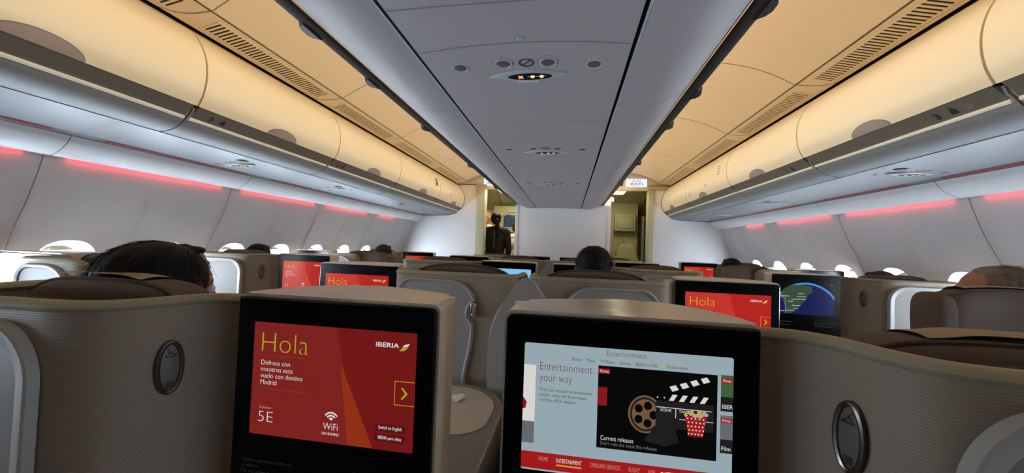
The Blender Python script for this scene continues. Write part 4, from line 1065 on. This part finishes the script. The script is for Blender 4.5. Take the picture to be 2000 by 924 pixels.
    for a in (0.328, 0.512, 0.604): Rr(a, a + 0.0015, 0.885, 0.925, 'e_wine', 0.0008)
    T('IBERIA', 0.825, 0.92, 0.042, 0.078, 'e_white', 0.016); P([(0.918, 0.945), (0.93, 0.915), (0.948, 0.89), (0.945, 0.925), (0.93, 0.945)], 'e_gold', 0.001)

def flight_map(fl):
    P = lambda pts, m, h=0.0004: fl.poly([(a * SW, -b * SH) for a, b in pts], M[m], h)
    P([(0, 0), (1, 0), (1, 1), (0, 1)], 'e_black', 0.0002)
    circ = lambda r, n=40: [(0.5 + r * math.cos(math.pi * k / n) * 1.0, 1.02 - r * 1.62 * math.sin(math.pi * k / n)) for k in range(n + 1)]
    clip = lambda pts: [(min(1, max(0, a)), min(1, max(0.0, b))) for a, b in pts]
    P(clip(circ(0.62)), 'e_limb', 0.0003); P(clip(circ(0.585)), 'e_navy', 0.0004)
    P([(0.06, 0.30), (0.12, 0.20), (0.26, 0.10), (0.42, 0.09), (0.60, 0.14), (0.62, 0.30), (0.53, 0.40), (0.50, 0.55), (0.43, 0.66), (0.33, 0.86), (0.24, 0.97), (0.12, 1.0), (0.12, 0.70), (0.05, 0.50)], 'e_land', 0.0005)
    pts = [(0.03, 0.46), (0.10, 0.48), (0.13, 0.56), (0.12, 0.70), (0.14, 0.82), (0.13, 0.96)]
    for a, b in zip(pts, pts[1:]): fl.line((a[0] * SW, -a[1] * SH), (b[0] * SW, -b[1] * SH), 0.0022, M['e_pale'], 0.0008)
    for a, b, w_ in ((0.36, 0.36, 0.10), (0.05, 0.45, 0.16), (0.34, 0.45, 0.18), (0.24, 0.54, 0.12), (0.36, 0.53, 0.15), (0.18, 0.61, 0.11), (0.25, 0.73, 0.16), (0.28, 0.82, 0.09), (0.0, 0.91, 0.12), (0.13, 0.89, 0.18)):
        for q in range(int(w_ / 0.014)): fl.rect((a + q * 0.014) * SW, (a + q * 0.014 + 0.009) * SW, -(b + 0.012) * SH, -(b - 0.012 + 0.008 * (q % 2)) * SH, M['e_white'], 0.0009)
    fl.disc(0.955 * SW, -0.06 * SH, 0.0022, M['e_white'], 0.0008)

def safety(fl, side_):
    for q, t in enumerate(('Chaleco salvavidas debajo de', 'su asiento', 'Life vest under your seat') if side_ == 0 else ()):
        fl.text(t, -0.012, -(SH + 0.052 + 0.0105 * q), 0.0062, (0.105, 0.036, 0.085)[q], M['safety'])
    for q, t in enumerate(('Abr\u00f3chese el cintur\u00f3n mientras', 'est\u00e9 sentado', 'Fasten seat belt while seated') if side_ else ()):
        fl.text(t, 0.215, -(SH + 0.052 + 0.0105 * q), 0.0062, (0.115, 0.05, 0.105)[q], M['safety'])

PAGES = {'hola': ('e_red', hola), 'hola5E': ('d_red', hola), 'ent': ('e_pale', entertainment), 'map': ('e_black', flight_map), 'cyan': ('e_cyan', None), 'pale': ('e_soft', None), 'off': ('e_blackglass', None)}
def business_seat(x0, s, y0, label, page, tight=False, latch=False, seat='5E', pshift=0.0, open_end=False, cap=None):
    r = thing('business_seat', label, 'seat', (x0 + s * 0.55, y0, 0), 0, 'business seats with rear monitors')
    path = PATH_T if tight else PATH_N
    if open_end: path = PATH_O
    sh, tr = shared(('shell', s, tight, open_end), lambda: seat_shell(s, path, open_end))
    o = link('shell', sh, r); link('top_trim', tr, o)
    o = link('monitor_housing', shared(('housing', s), lambda: seat_housing(s)), r); link('bezel', shared(('bezel', s), lambda: seat_bezel(s)), o)
    pn, fr = shared(('panel', s, tight, latch, open_end), lambda: seat_panel(s, 'open' if open_end else tight, latch))
    o = link('back_panel', pn, r, (pshift, 0, 0)); link('panel_frame', fr, o)
    if not tight and not open_end:
        pad, ring, mark = shared(('hook', s), lambda: seat_hook(s))
        o = link('coat_hook', pad, r); link('hook_ring', ring, o); link('hanger_mark', mark, o)
    if latch:
        cx = s * (0.887 - 0.55)
        o = link('latch', boxes('latch', [(cx - 0.012, cx + 0.012, -0.184, -0.172, 0.982, 1.045)], M['chrome'], 0.006, 3), r)
        bm = bmesh.new(); bmesh.ops.create_uvsphere(bm, u_segments=12, v_segments=8, radius=0.007, matrix=Matrix.Translation((cx, -0.187, 0.997))); link('knob', bm_mesh('knob', bm, M['chrome']), o)
        bm = bmesh.new(); bmesh.ops.create_uvsphere(bm, u_segments=12, v_segments=8, radius=0.010, matrix=Matrix.Translation((cx - s * 0.03, -0.168, 1.0))); link('catch', bm_mesh('catch', bm, M['frame']), o)
    a, cv, pp = shared(('headrest', s, open_end, tight), lambda: seat_headrest(s, open_end, tight)); o = link('headrest', a, r, (0, 0, -0.016 if (x0 > 0 and s > 0 and y0 < 1) else 0)); link('piping', pp, o)
    if cap if cap is not None else not tight: link('headrest_cover', cv, o)
    bk, cu, bs = shared(('soft', s), lambda: seat_soft(s)); link('backrest', bk, r); link('seat_cushion', cu, r); link('seat_base', bs, r)
    ed, fill, top, pb = shared(('console', s), lambda: seat_console(s)); o = link('side_table', ed, r); link('table_field', fill, o); link('table_top', top, o); link('plinth', pb, r)
    # display
    base, fn = PAGES[page]
    xl = s * (0.2605 - 0.55) - SW / 2; zt = 1.119
    def scr():
        pts = rrect(0, SW, -SH, 0, (0.003,) * 4, 3); n = len(pts)
        V = [(xl + a, -0.0108, zt + b) for a, b in pts] + [(xl + a, -0.0104, zt + b) for a, b in pts]
        return mesh('display', V, [tuple(range(n))] + [(i, (i + 1) % n, n + (i + 1) % n, n + i) for i in range(n)], M[base], False)
    d = link('display', shared(('scr', page, s), scr), r)
    mp = lambda a, b, h: (xl + a, -0.0109 - h, zt + b)
    if fn:
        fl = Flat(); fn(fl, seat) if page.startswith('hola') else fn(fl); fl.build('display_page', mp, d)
    for side_ in (0, 1):
        key = ('safety', s, side_)
        if key not in _mc:
            fl = Flat(); safety(fl, side_); q = fl.build('safety_notice', mp, r); _mc[key] = q.data
        else: link('safety_notice', _mc[key], r)
    return r

PITCH = [0.63, 1.635, 2.63, 3.61, 4.64]
LPITCH = [None, 1.38, 2.38, 3.38, 4.40]
RPITCH = [None, 1.66, 2.65, 3.65, 4.62]
CLAB = {
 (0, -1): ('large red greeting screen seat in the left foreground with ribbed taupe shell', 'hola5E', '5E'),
 (0, 1): ('seat in the right foreground showing the pale entertainment menu screen', 'ent', ''),
 (1, -1): ('centre seat with latched grey back panel, greeting screen peeking behind the left foreground seat', 'hola', '4E'),
 (1, 1): ('centre seat in second row right, red greeting screen above the right foreground shell', 'hola', '4F'),
 (2, -1): ('third row centre seat on the left with a sliver of bright blue screen', 'cyan', ''),
 (2, 1): ('third row centre seat on the right, black monitor half hidden by a dark haired head', 'off', ''),
 (3, -1): ('fourth row centre seat on the left with black monitor top below the left doorway', 'off', ''),
 (3, 1): ('fourth row centre seat on the right with black monitor top below the jump seat', 'off', ''),
 (4, -1): ('frontmost centre seat on the left, only its black monitor edge showing', 'off', ''),
 (4, 1): ('frontmost centre seat on the right, black monitor edge left of the dark haired head', 'off', '')}
for k in range(5):
    for sd in (-1, 1):
        lb, pg, st = CLAB[(k, sd)]
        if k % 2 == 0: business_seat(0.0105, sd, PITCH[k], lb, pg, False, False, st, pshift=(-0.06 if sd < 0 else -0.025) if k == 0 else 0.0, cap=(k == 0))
        else: business_seat(sd * 1.09, -sd, PITCH[k], lb, pg, True, sd < 0, st)
WLAB = {
 (1, -1): ('left window row seat nearest the camera, pale blue lit back panel beside the window', 'pale', ''),
 (2, -1): ('left window row seat with washed out red greeting screen and oval coat hook', 'hola', '3A'),
 (3, -1): ('left window row seat with brown headrest and slate monitor edge under a window', 'off', ''),
 (4, -1): ('left window row seat by the forward wall with small red greeting screen', 'hola', '1A'),
 (1, 1): ('right window row seat nearest the camera, dark brown headrest of the grey haired man', 'off', ''),
 (2, 1): ('right window row seat showing the blue globe flight map screen', 'map', ''),
 (3, 1): ('right window row seat with brown headrest and slate monitor edge under a window', 'off', ''),
 (4, 1): ('right window row seat by the forward wall with small red greeting screen', 'hola', '1J')}
for k in range(1, 5):
    for sd in (-1, 1):
        lb, pg, st = WLAB[(k, sd)]; y = (LPITCH if sd < 0 else RPITCH)[k]
        if k % 2 == 0: business_seat(sd * 1.45, sd, y, lb, pg, False, False, st, cap=False)
        else: business_seat(2.66 * sd, -sd, y, lb, pg, open_end=True, cap=(k == 1 and sd > 0))

# dividers between the paired centre seats
for k, lb in ((1, 'tapered grey divider between the second row centre seats'), (3, 'tapered grey divider between the fourth row centre seats')):
    ol = [(-0.115, 0.0), (0.155, 0.0), (0.155, 0.90), (0.150, 0.97), (0.128, 1.03), (0.09, 1.095), (0.058, 1.14), (0.04, 1.158), (0.02, 1.163), (0.0, 1.158), (-0.018, 1.14), (-0.05, 1.085), (-0.088, 1.03), (-0.110, 0.97), (-0.115, 0.90)]
    bm = bmesh.new(); A = [bm.verts.new((a, -0.03, b)) for a, b in ol]; Bq = [bm.verts.new((a, 0.03, b)) for a, b in ol]; n = len(ol)
    for i in range(n): bm.faces.new((A[i], A[(i + 1) % n], Bq[(i + 1) % n], Bq[i]))
    f1 = bm.faces.new(A); bm.faces.new(Bq)
    bmesh.ops.bevel(bm, geom=list(f1.edges), offset=0.008, segments=3, affect='EDGES')
    o = link('privacy_divider', bm_mesh('privacy_divider', bm, M['panel']), None, (0.0, PITCH[k] - 0.25, 0)); tag(o, lb, 'divider', 'dividers between the centre seats')
# scrap on the side table
bm = bmesh.new(); V = [(-0.09, 0.985, 0.7525), (-0.045, 1.0, 0.7525), (-0.05, 1.03, 0.768), (-0.06, 1.045, 0.773), (-0.10, 1.03, 0.753)]
nap = mesh('paper_napkin', [(-0.2150, 1.1980, 0.7525), (-0.1790, 1.1890, 0.7531), (-0.1562, 1.2160, 0.7639), (-0.1700, 1.2340, 0.7657), (-0.2150, 1.2340, 0.7531), (-0.2150, 1.1980, 0.7543), (-0.1790, 1.1890, 0.7549), (-0.1562, 1.2160, 0.7657), (-0.1700, 1.2340, 0.7675), (-0.2150, 1.2340, 0.7549)],
   [(0, 1, 2, 3, 4), (5, 6, 7, 8, 9), (0, 1, 6, 5), (1, 2, 7, 6), (2, 3, 8, 7), (3, 4, 9, 8), (4, 0, 5, 9)], M['paper'], False)
bm.free(); tag(link('paper_napkin', nap), 'folded beige paper lying on the pale side table in the centre gap', 'napkin')

# ------------------------------------------------------------------ people
def chain_bm(bm, pts, n=16):
    """pts: (x, y, z, r) joints; tapered limbs with round joints"""
    for (a, b) in zip(pts, pts[1:]):
        A, B_ = Vector(a[:3]), Vector(b[:3]); d = B_ - A
        if d.length < 1e-5: continue
        q = d.to_track_quat('Z', 'Y').to_matrix().to_4x4()
        bmesh.ops.create_cone(bm, cap_ends=True, segments=n, radius1=a[3], radius2=b[3], depth=d.length, matrix=Matrix.Translation((A + B_) / 2) @ q)
    for p in pts: bmesh.ops.create_uvsphere(bm, u_segments=n, v_segments=10, radius=p[3], matrix=Matrix.Translation(p[:3]))
def ball(bm, c, r, rot=None):
    m = Matrix.Translation(c) @ (rot.to_4x4() if rot else Matrix.Identity(4)) @ Matrix.Diagonal((r[0], r[1], r[2], 1))
    bmesh.ops.create_uvsphere(bm, u_segments=20, v_segments=14, radius=1.0, matrix=m)

def fuse(name, bm, m, voxel, it=3):
    me = bpy.data.meshes.new(name); bm.to_mesh(me); bm.free()
    ob = bpy.data.objects.new(name, me); COL.objects.link(ob)
    md = ob.modifiers.new('r', 'REMESH'); md.mode = 'VOXEL'; md.voxel_size = voxel
    sm = ob.modifiers.new('s', 'SMOOTH'); sm.factor = 0.5; sm.iterations = it
    dg = bpy.context.evaluated_depsgraph_get(); dg.update()
    res = bpy.data.meshes.new_from_object(ob.evaluated_get(dg))
    bpy.data.objects.remove(ob); bpy.data.meshes.remove(me)
    res.materials.clear()
    return finish(res, m, True, None)

def hair_strands(bm, c, n, length, rnd, rx, ry, rz, wispy=1.0, lo=-0.1):
    rx, ry, rz = rx * 0.985, ry * 0.985, rz * 0.985
    for _ in range(n):
        th = rnd.uniform(0, 2 * math.pi); zz = rnd.uniform(lo, 1.0)
        q = math.sqrt(max(0, 1 - zz * zz)); d = Vector((q * math.cos(th), q * math.sin(th), zz))
        if d.y > 0.62 and d.z < 0.45: continue
        p = Vector((c[0] + d.x * rx, c[1] + d.y * ry, c[2] + d.z * rz)) 
        nrm = Vector((d.x / rx, d.y / ry, d.z / rz)).normalized()
        t = (Vector((0, -0.5, -1)) - nrm * nrm.dot(Vector((0, -0.5, -1)))).normalized() + Vector((rnd.uniform(-.35, .35), rnd.uniform(-.35, .35), rnd.uniform(-.2, .2))) * wispy
        curl = nrm * -0.5
        L = length * rnd.uniform(0.5, 1.2); pts = []
        for k in range(4):
            f = k / 3
            pts.append(p + t * L * f + curl * (L * f) ** 2 / rx + nrm * (0.001 + 0.008 * wispy * rnd.random() * f))
        tube_bm(bm, pts, [0.0006, 0.0005, 0.0004, 0.00015], 3)

def person(label, loc, rz, hair, style, skin, top, pose='sit', turn=0.0, voxel=0.008, hscale=1.0, scale=1.0, strands=250, bottom='cloth_trouser', group=None, tilt=0.0, lean=(0, 0)):
    r = thing('person', label, 'person', loc, rz, group); r.scale = (scale,) * 3
    rnd = random.Random(sum(map(ord, label)))
    sk = SKIN[skin]
    sit = pose == 'sit'
    hz = 0.475 if sit else 0.96
    sh = hz + 0.50 if sit else hz + 0.50      # shoulder height
    hc = Vector((lean[0], 0.015 + lean[1], sh + 0.165))
    def limbs(g=0.0, arms=True, legs=True, torso=True, hands=True, neck=True):
        bm = bmesh.new()
        if torso:
            ball(bm, (0, 0.01, hz + 0.03), (0.165 + g, 0.115 + g, 0.12 + g)); ball(bm, (0, 0.0, hz + 0.20), (0.150 + g, 0.105 + g, 0.16 + g))
            ball(bm, (0, 0.0, hz + 0.36), (0.170 + g, 0.112 + g, 0.15 + g)); chain_bm(bm, [(-0.155, -0.005, sh - 0.025, 0.058 + g), (0, -0.015, sh + 0.005, 0.062 + g), (0.155, -0.005, sh - 0.025, 0.058 + g)])
        if neck: chain_bm(bm, [(0, -0.015, sh, 0.062), (lean[0] * 0.5, -0.008 + lean[1] * 0.5, sh + 0.06, 0.053), (lean[0], lean[1], sh + 0.13, 0.052)])
        for q in (-1, 1):
            if legs:
                if sit: chain_bm(bm, [(q * 0.09, 0.02, hz, 0.085 + g), (q * 0.11, 0.42, hz - 0.0, 0.06 + g), (q * 0.11, 0.45, hz - 0.05, 0.055 + g), (q * 0.115, 0.44, hz - 0.2, 0.052 + g), (q * 0.12, 0.44, 0.10, 0.038 + g)])
                else: chain_bm(bm, [(q * 0.085, 0, hz, 0.09 + g), (q * 0.09, 0.015, 0.50, 0.058 + g), (q * 0.095, -0.005, 0.36, 0.054 + g), (q * 0.10, -0.01, 0.09, 0.037 + g)])
            if arms:
                if sit: A = [(q * 0.185, -0.005, sh - 0.04, 0.05 + g), (q * 0.205, 0.03, hz + 0.21, 0.041 + g), (q * 0.15, 0.23, hz + 0.16, 0.029 + g)]
                else: A = [(q * 0.185, -0.005, sh - 0.04, 0.05 + g), (q * 0.23, -0.02, hz + 0.18, 0.040 + g), (q * 0.19, 0.16, hz + 0.10, 0.028 + g)]
                chain_bm(bm, A)
                w_ = Vector(A[-1][:3]); dirv = (w_ - Vector(A[-2][:3])).normalized()
                if hands:
                    palm = w_ + dirv * 0.055; side = Vector((0, 0, 1)).cross(dirv).normalized()
                    chain_bm(bm, [(*w_, 0.026), (*(w_ + dirv * 0.03 + side * 0.012), 0.023), (*(w_ + dirv * 0.075 + side * 0.018), 0.017)]); chain_bm(bm, [(*w_, 0.024), (*(w_ + dirv * 0.075 - side * 0.018), 0.016)])
                    for f, (of, L) in enumerate(((-0.030, 0.070), (-0.010, 0.082), (0.011, 0.077), (0.031, 0.060))):
                        b0 = w_ + dirv * 0.078 + side * of; b1 = b0 + dirv * L * 0.5 + Vector((0, 0, -0.006)); b2 = b1 + dirv * L * 0.35 + Vector((0, 0, -0.02))
                        chain_bm(bm, [(*b0, 0.0095), (*b1, 0.0088), (*b2, 0.0075)], 10)
                    tb = w_ + dirv * 0.02 - side * q * 0.02
                    chain_bm(bm, [(*tb, 0.013), (*(tb + dirv * 0.03 - side * q * 0.028), 0.011), (*(tb + dirv * 0.055 - side * q * 0.036), 0.0088)], 10)
        return bm
    bm = limbs()
    for q in (-1, 1):
        f0 = (q * 0.12, 0.44, 0.06) if sit else (q * 0.10, -0.01, 0.06)
        chain_bm(bm, [(f0[0], f0[1], 0.09, 0.037), (f0[0], f0[1], 0.05, 0.036), (f0[0] + q * 0.01, f0[1] + 0.10, 0.036, 0.033), (f0[0] + q * 0.015, f0[1] + 0.155, 0.03, 0.027)])
    HR = (Matrix.Rotation(turn, 3, 'Z') @ Matrix.Rotation(tilt, 3, 'X'))
    def hp(x, y, z): return hc + HR @ (Vector((x, y, z)) * hscale)
    def hb(b_, c, rr, extra=None): ball(b_, hp(*c), [v * hscale for v in rr], (HR @ extra) if extra else HR)
    hb(bm, (0, -0.012, 0.036), (0.073, 0.093, 0.083)); hb(bm, (0, 0.028, -0.018), (0.060, 0.060, 0.088))
    def hch(pts, n=12): chain_bm(bm, [(*hp(*p[:3]), p[3] * hscale) for p in pts], n)
    hch([(-0.048, 0.0, -0.045, 0.024), (-0.025, 0.055, -0.082, 0.02), (0.025, 0.055, -0.082, 0.02), (0.048, 0.0, -0.045, 0.024)])
    hch([(0, 0.062, -0.088, 0.02), (0, 0.04, -0.06, 0.03)])
    hch([(0, 0.084, 0.018, 0.009), (0, 0.100, -0.008, 0.010), (0, 0.108, -0.026, 0.0125), (0, 0.088, -0.034, 0.013)])
    hch([(-0.013, 0.092, -0.032, 0.008), (0.013, 0.092, -0.032, 0.008)])
    hch([(-0.045, 0.066, 0.030, 0.012), (-0.02, 0.080, 0.034, 0.011), (0.02, 0.080, 0.034, 0.011), (0.045, 0.066, 0.030, 0.012)])
    hch([(-0.022, 0.078, -0.055, 0.007), (0, 0.087, -0.053, 0.008), (0.022, 0.078, -0.055, 0.007)]); hch([(-0.018, 0.078, -0.065, 0.008), (0, 0.085, -0.066, 0.009), (0.018, 0.078, -0.065, 0.008)])
    for q in (-1, 1):
        hch([(q * 0.05, 0.05, -0.012, 0.018), (q * 0.03, 0.068, -0.02, 0.016)])
        hb(bm, (q * 0.077, -0.012, 0.0), (0.011, 0.020, 0.032), Matrix.Rotation(q * 0.35, 3, 'Z'))
        hch([(q * 0.083, -0.022, 0.026, 0.006), (q * 0.086, -0.028, 0.0, 0.006), (q * 0.078, -0.012, -0.03, 0.006)])
    body = link('body', fuse('body', bm, sk, voxel, 2), r)
    for q in (-1, 1):
        bm = bmesh.new(); bmesh.ops.create_uvsphere(bm, u_segments=14, v_segments=10, radius=0.0125 * hscale, matrix=Matrix.Translation(hp(q * 0.032, 0.0765, 0.012)))
        e = link('eye', bm_mesh('eye', bm, M['eyewhite']), r)
        bm = bmesh.new(); bmesh.ops.create_uvsphere(bm, u_segments=12, v_segments=8, radius=0.0062 * hscale, matrix=Matrix.Translation(hp(q * 0.032, 0.0835, 0.012))); link('iris', bm_mesh('iris', bm, M['hinge']), e)
    # hair
    hm = HAIR[hair] if hair else None
    if style != 'bald':
        bm = bmesh.new(); S_ = []
        def hh(c, rr): hb(bm, c, rr)
        if style == 'short':
            hh((0, -0.024, 0.046), (0.083, 0.096, 0.083)); hh((0, -0.048, 0.0), (0.078, 0.066, 0.075)); hh((0, 0.028, 0.100), (0.055, 0.045, 0.020))
        elif style == 'long':
            hh((0, -0.022, 0.044), (0.100, 0.104, 0.086)); hh((0, -0.045, -0.02), (0.112, 0.080, 0.11)); hh((0, -0.055, -0.12), (0.114, 0.062, 0.13)); hh((-0.084, -0.005, -0.05), (0.030, 0.05, 0.12)); hh((0.084, -0.005, -0.05), (0.030, 0.05, 0.12))
        elif style == 'ponytail':
            hh((0, -0.022, 0.044), (0.085, 0.098, 0.084)); hh((0, -0.048, 0.0), (0.078, 0.066, 0.07)); hh((0.035, -0.118, -0.01), (0.036, 0.034, 0.034))
            chain_bm(bm, [(*hp(0.035, -0.125, -0.02), 0.032), (*hp(0.045, -0.145, -0.10), 0.036), (*hp(0.055, -0.145, -0.20), 0.030), (*hp(0.06, -0.14, -0.27), 0.012)])
        elif style == 'receding':
            hh((0, -0.034, 0.042), (0.082, 0.088, 0.083)); hh((0, -0.052, -0.005), (0.079, 0.062, 0.075)); hh((0.0, -0.012, 0.092), (0.060, 0.062, 0.032))
        ho = fuse('hair', bm, hm, min(voxel, 0.006), 3)
        if strands:
            bm = bmesh.new(); bm.from_mesh(ho)
            b2 = bmesh.new(); e_ = {'long': (-0.022, 0.044, 0.100, 0.104, 0.086), 'short': (-0.024, 0.046, 0.083, 0.096, 0.083), 'ponytail': (-0.022, 0.044, 0.085, 0.098, 0.084), 'receding': (-0.034, 0.042, 0.082, 0.088, 0.083)}[style]
            e_ = [q_ * hscale for q_ in e_]
            hair_strands(b2, (0, e_[0], e_[1]), strands, 0.07 if style == 'long' else 0.035, rnd, e_[2], e_[3], e_[4], 0.5 if style == 'long' else 1.0)
            for v in b2.verts: v.co = hc + HR @ v.co
            tmp = bpy.data.meshes.new('t'); b2.to_mesh(tmp); b2.free(); bm.from_mesh(tmp); bpy.data.meshes.remove(tmp)
            bm.to_mesh(ho); bm.free(); ho.polygons.foreach_set('use_smooth', [True] * len(ho.polygons))
        link('hair', ho, r)
    # clothing
    g = 0.011
    bm = limbs(g, arms=True, legs=False, hands=False, neck=False)
    if top == 'cloth_white_short': 
        bm.free(); bm = bmesh.new(); ball(bm, (0, 0.01, hz + 0.03), (0.165 + g, 0.115 + g, 0.12 + g)); ball(bm, (0, 0, hz + 0.2), (0.150 + g, 0.105 + g, 0.16 + g)); ball(bm, (0, 0, hz + 0.36), (0.17 + g, 0.112 + g, 0.15 + g))
        chain_bm(bm, [(-0.155, -0.005, sh - 0.025, 0.058 + g), (0, -0.015, sh + 0.005, 0.062 + g), (0.155, -0.005, sh - 0.025, 0.058 + g)])
        for q in (-1, 1): chain_bm(bm, [(q * 0.185, -0.005, sh - 0.04, 0.05 + g), (q * 0.215, -0.012, hz + 0.30, 0.052 + g)])
    tm = M['cloth_white'] if top == 'cloth_white_short' else M[top]
    jk = link('jacket' if top == 'cloth_black' else 'shirt', fuse('shirt', bm, tm, max(voxel, 0.008), 2), r)
    if top == 'cloth_black':
        bm = bmesh.new(); tube_bm(bm, [(0.0, -0.155 + 0.02, sh), (0, -0.13, sh - 0.1), (0.0, -0.128, hz + 0.22)], 0.003, 6)
        tube_bm(bm, [(x / 10 * 0.155, -0.128 * math.cos(x / 10 * 1.25) - 0.004, hz + 0.12) for x in range(-9, 10)], 0.0025, 6)
        link('piping', bm_mesh('piping', bm, M['stitch']), jk)
    bm = limbs(g, arms=False, torso=False, hands=False, neck=False)
    ball(bm, (0, 0.01, hz + 0.01), (0.172, 0.12, 0.10))
    link('trousers', fuse('trousers', bm, M[bottom], 0.01, 2), r)
    for q in (-1, 1):
        f0 = (q * 0.12, 0.44) if sit else (q * 0.10, -0.01)
        bm = bmesh.new(); chain_bm(bm, [(f0[0], f0[1] - 0.02, 0.055, 0.045), (f0[0], f0[1] + 0.02, 0.05, 0.045), (f0[0] + q * 0.01, f0[1] + 0.10, 0.042, 0.041), (f0[0] + q * 0.015, f0[1] + 0.165, 0.034, 0.033)])
        for v in bm.verts: v.co.z = max(v.co.z, 0.002)
        link('shoe', fuse('shoe', bm, M['shoe'], 0.008, 2), r)
    return r

PG = 'seated passengers'
person('passenger with straight black hair, head rising behind the left foreground shell', (-0.81, 0.72, -0.006), 0.0, 'black', 'long', 'tan', 'cloth_navy', turn=-0.25, voxel=0.006, hscale=1.0, strands=450, lean=(0.035, 0.0), group=PG)
person('passenger with short dark hair facing right, partly behind the black haired head at left', (-1.735, 1.56, -0.035), 0.0, 'black', 'short', 'tan', 'cloth_grey', turn=-1.25, voxel=0.007, strands=300, group=PG)
person('passenger whose dark crown just shows above the left window shell with a coat hook', (-2.21, 2.50, -0.035), 0.0, 'black', 'short', 'tan', 'cloth_grey', turn=0.3, voxel=0.009, strands=120, group=PG)
person('passenger with auburn hair above the far left brown headrest near the forward wall', (-1.70, 3.50, -0.01), 0.0, 'auburn', 'short', 'light', 'cloth_navy', voxel=0.009, strands=80, group=PG)
person('passenger with thick dark hair seen from behind in the centre, below the right doorway', (0.295, 1.76, 0.03), 0.0, 'black', 'short', 'tan', 'cloth_grey', voxel=0.007, strands=500, group=PG)
person('passenger with spiky black hair by the small red screen on the far right', (1.70, 3.72, -0.02), 0.0, 'black', 'short', 'tan', 'cloth_navy', voxel=0.009, strands=200, group=PG)
person('passenger whose reddish brown crown shows above the right shell beside the map screen', (2.25, 2.80, -0.06), 0.0, 'auburn', 'short', 'light', 'cloth_grey', voxel=0.009, strands=80, group=PG)
person('passenger with thinning grey hair facing left behind the dark headrest at the right edge', (1.85, 1.72, 0.0), 0.0, 'grey', 'receding', 'tan', 'cloth_navy', turn=0.85, voxel=0.006, hscale=1.08, strands=1200, group=PG)
person('crew member in black jacket with dark ponytail, back turned in the left forward doorway', (-1.10, 6.30, 0.0), 0.0, 'black', 'ponytail', 'light', 'cloth_black', 'stand', voxel=0.008, scale=1.07, strands=60, bottom='cloth_black')
person('bald crew member in white shirt half hidden by the left forward door jamb', (-1.385, 6.80, 0.0), math.pi - 0.7, None, 'bald', 'tan', 'cloth_white', 'stand', voxel=0.009, scale=1.11, strands=0)
person('person in white short sleeved shirt cut off by the left doorway edge', (-0.80, 6.74, 0.0), 0.2, 'brown', 'short', 'light', 'cloth_white_short', 'stand', voxel=0.009, scale=1.0, strands=0)
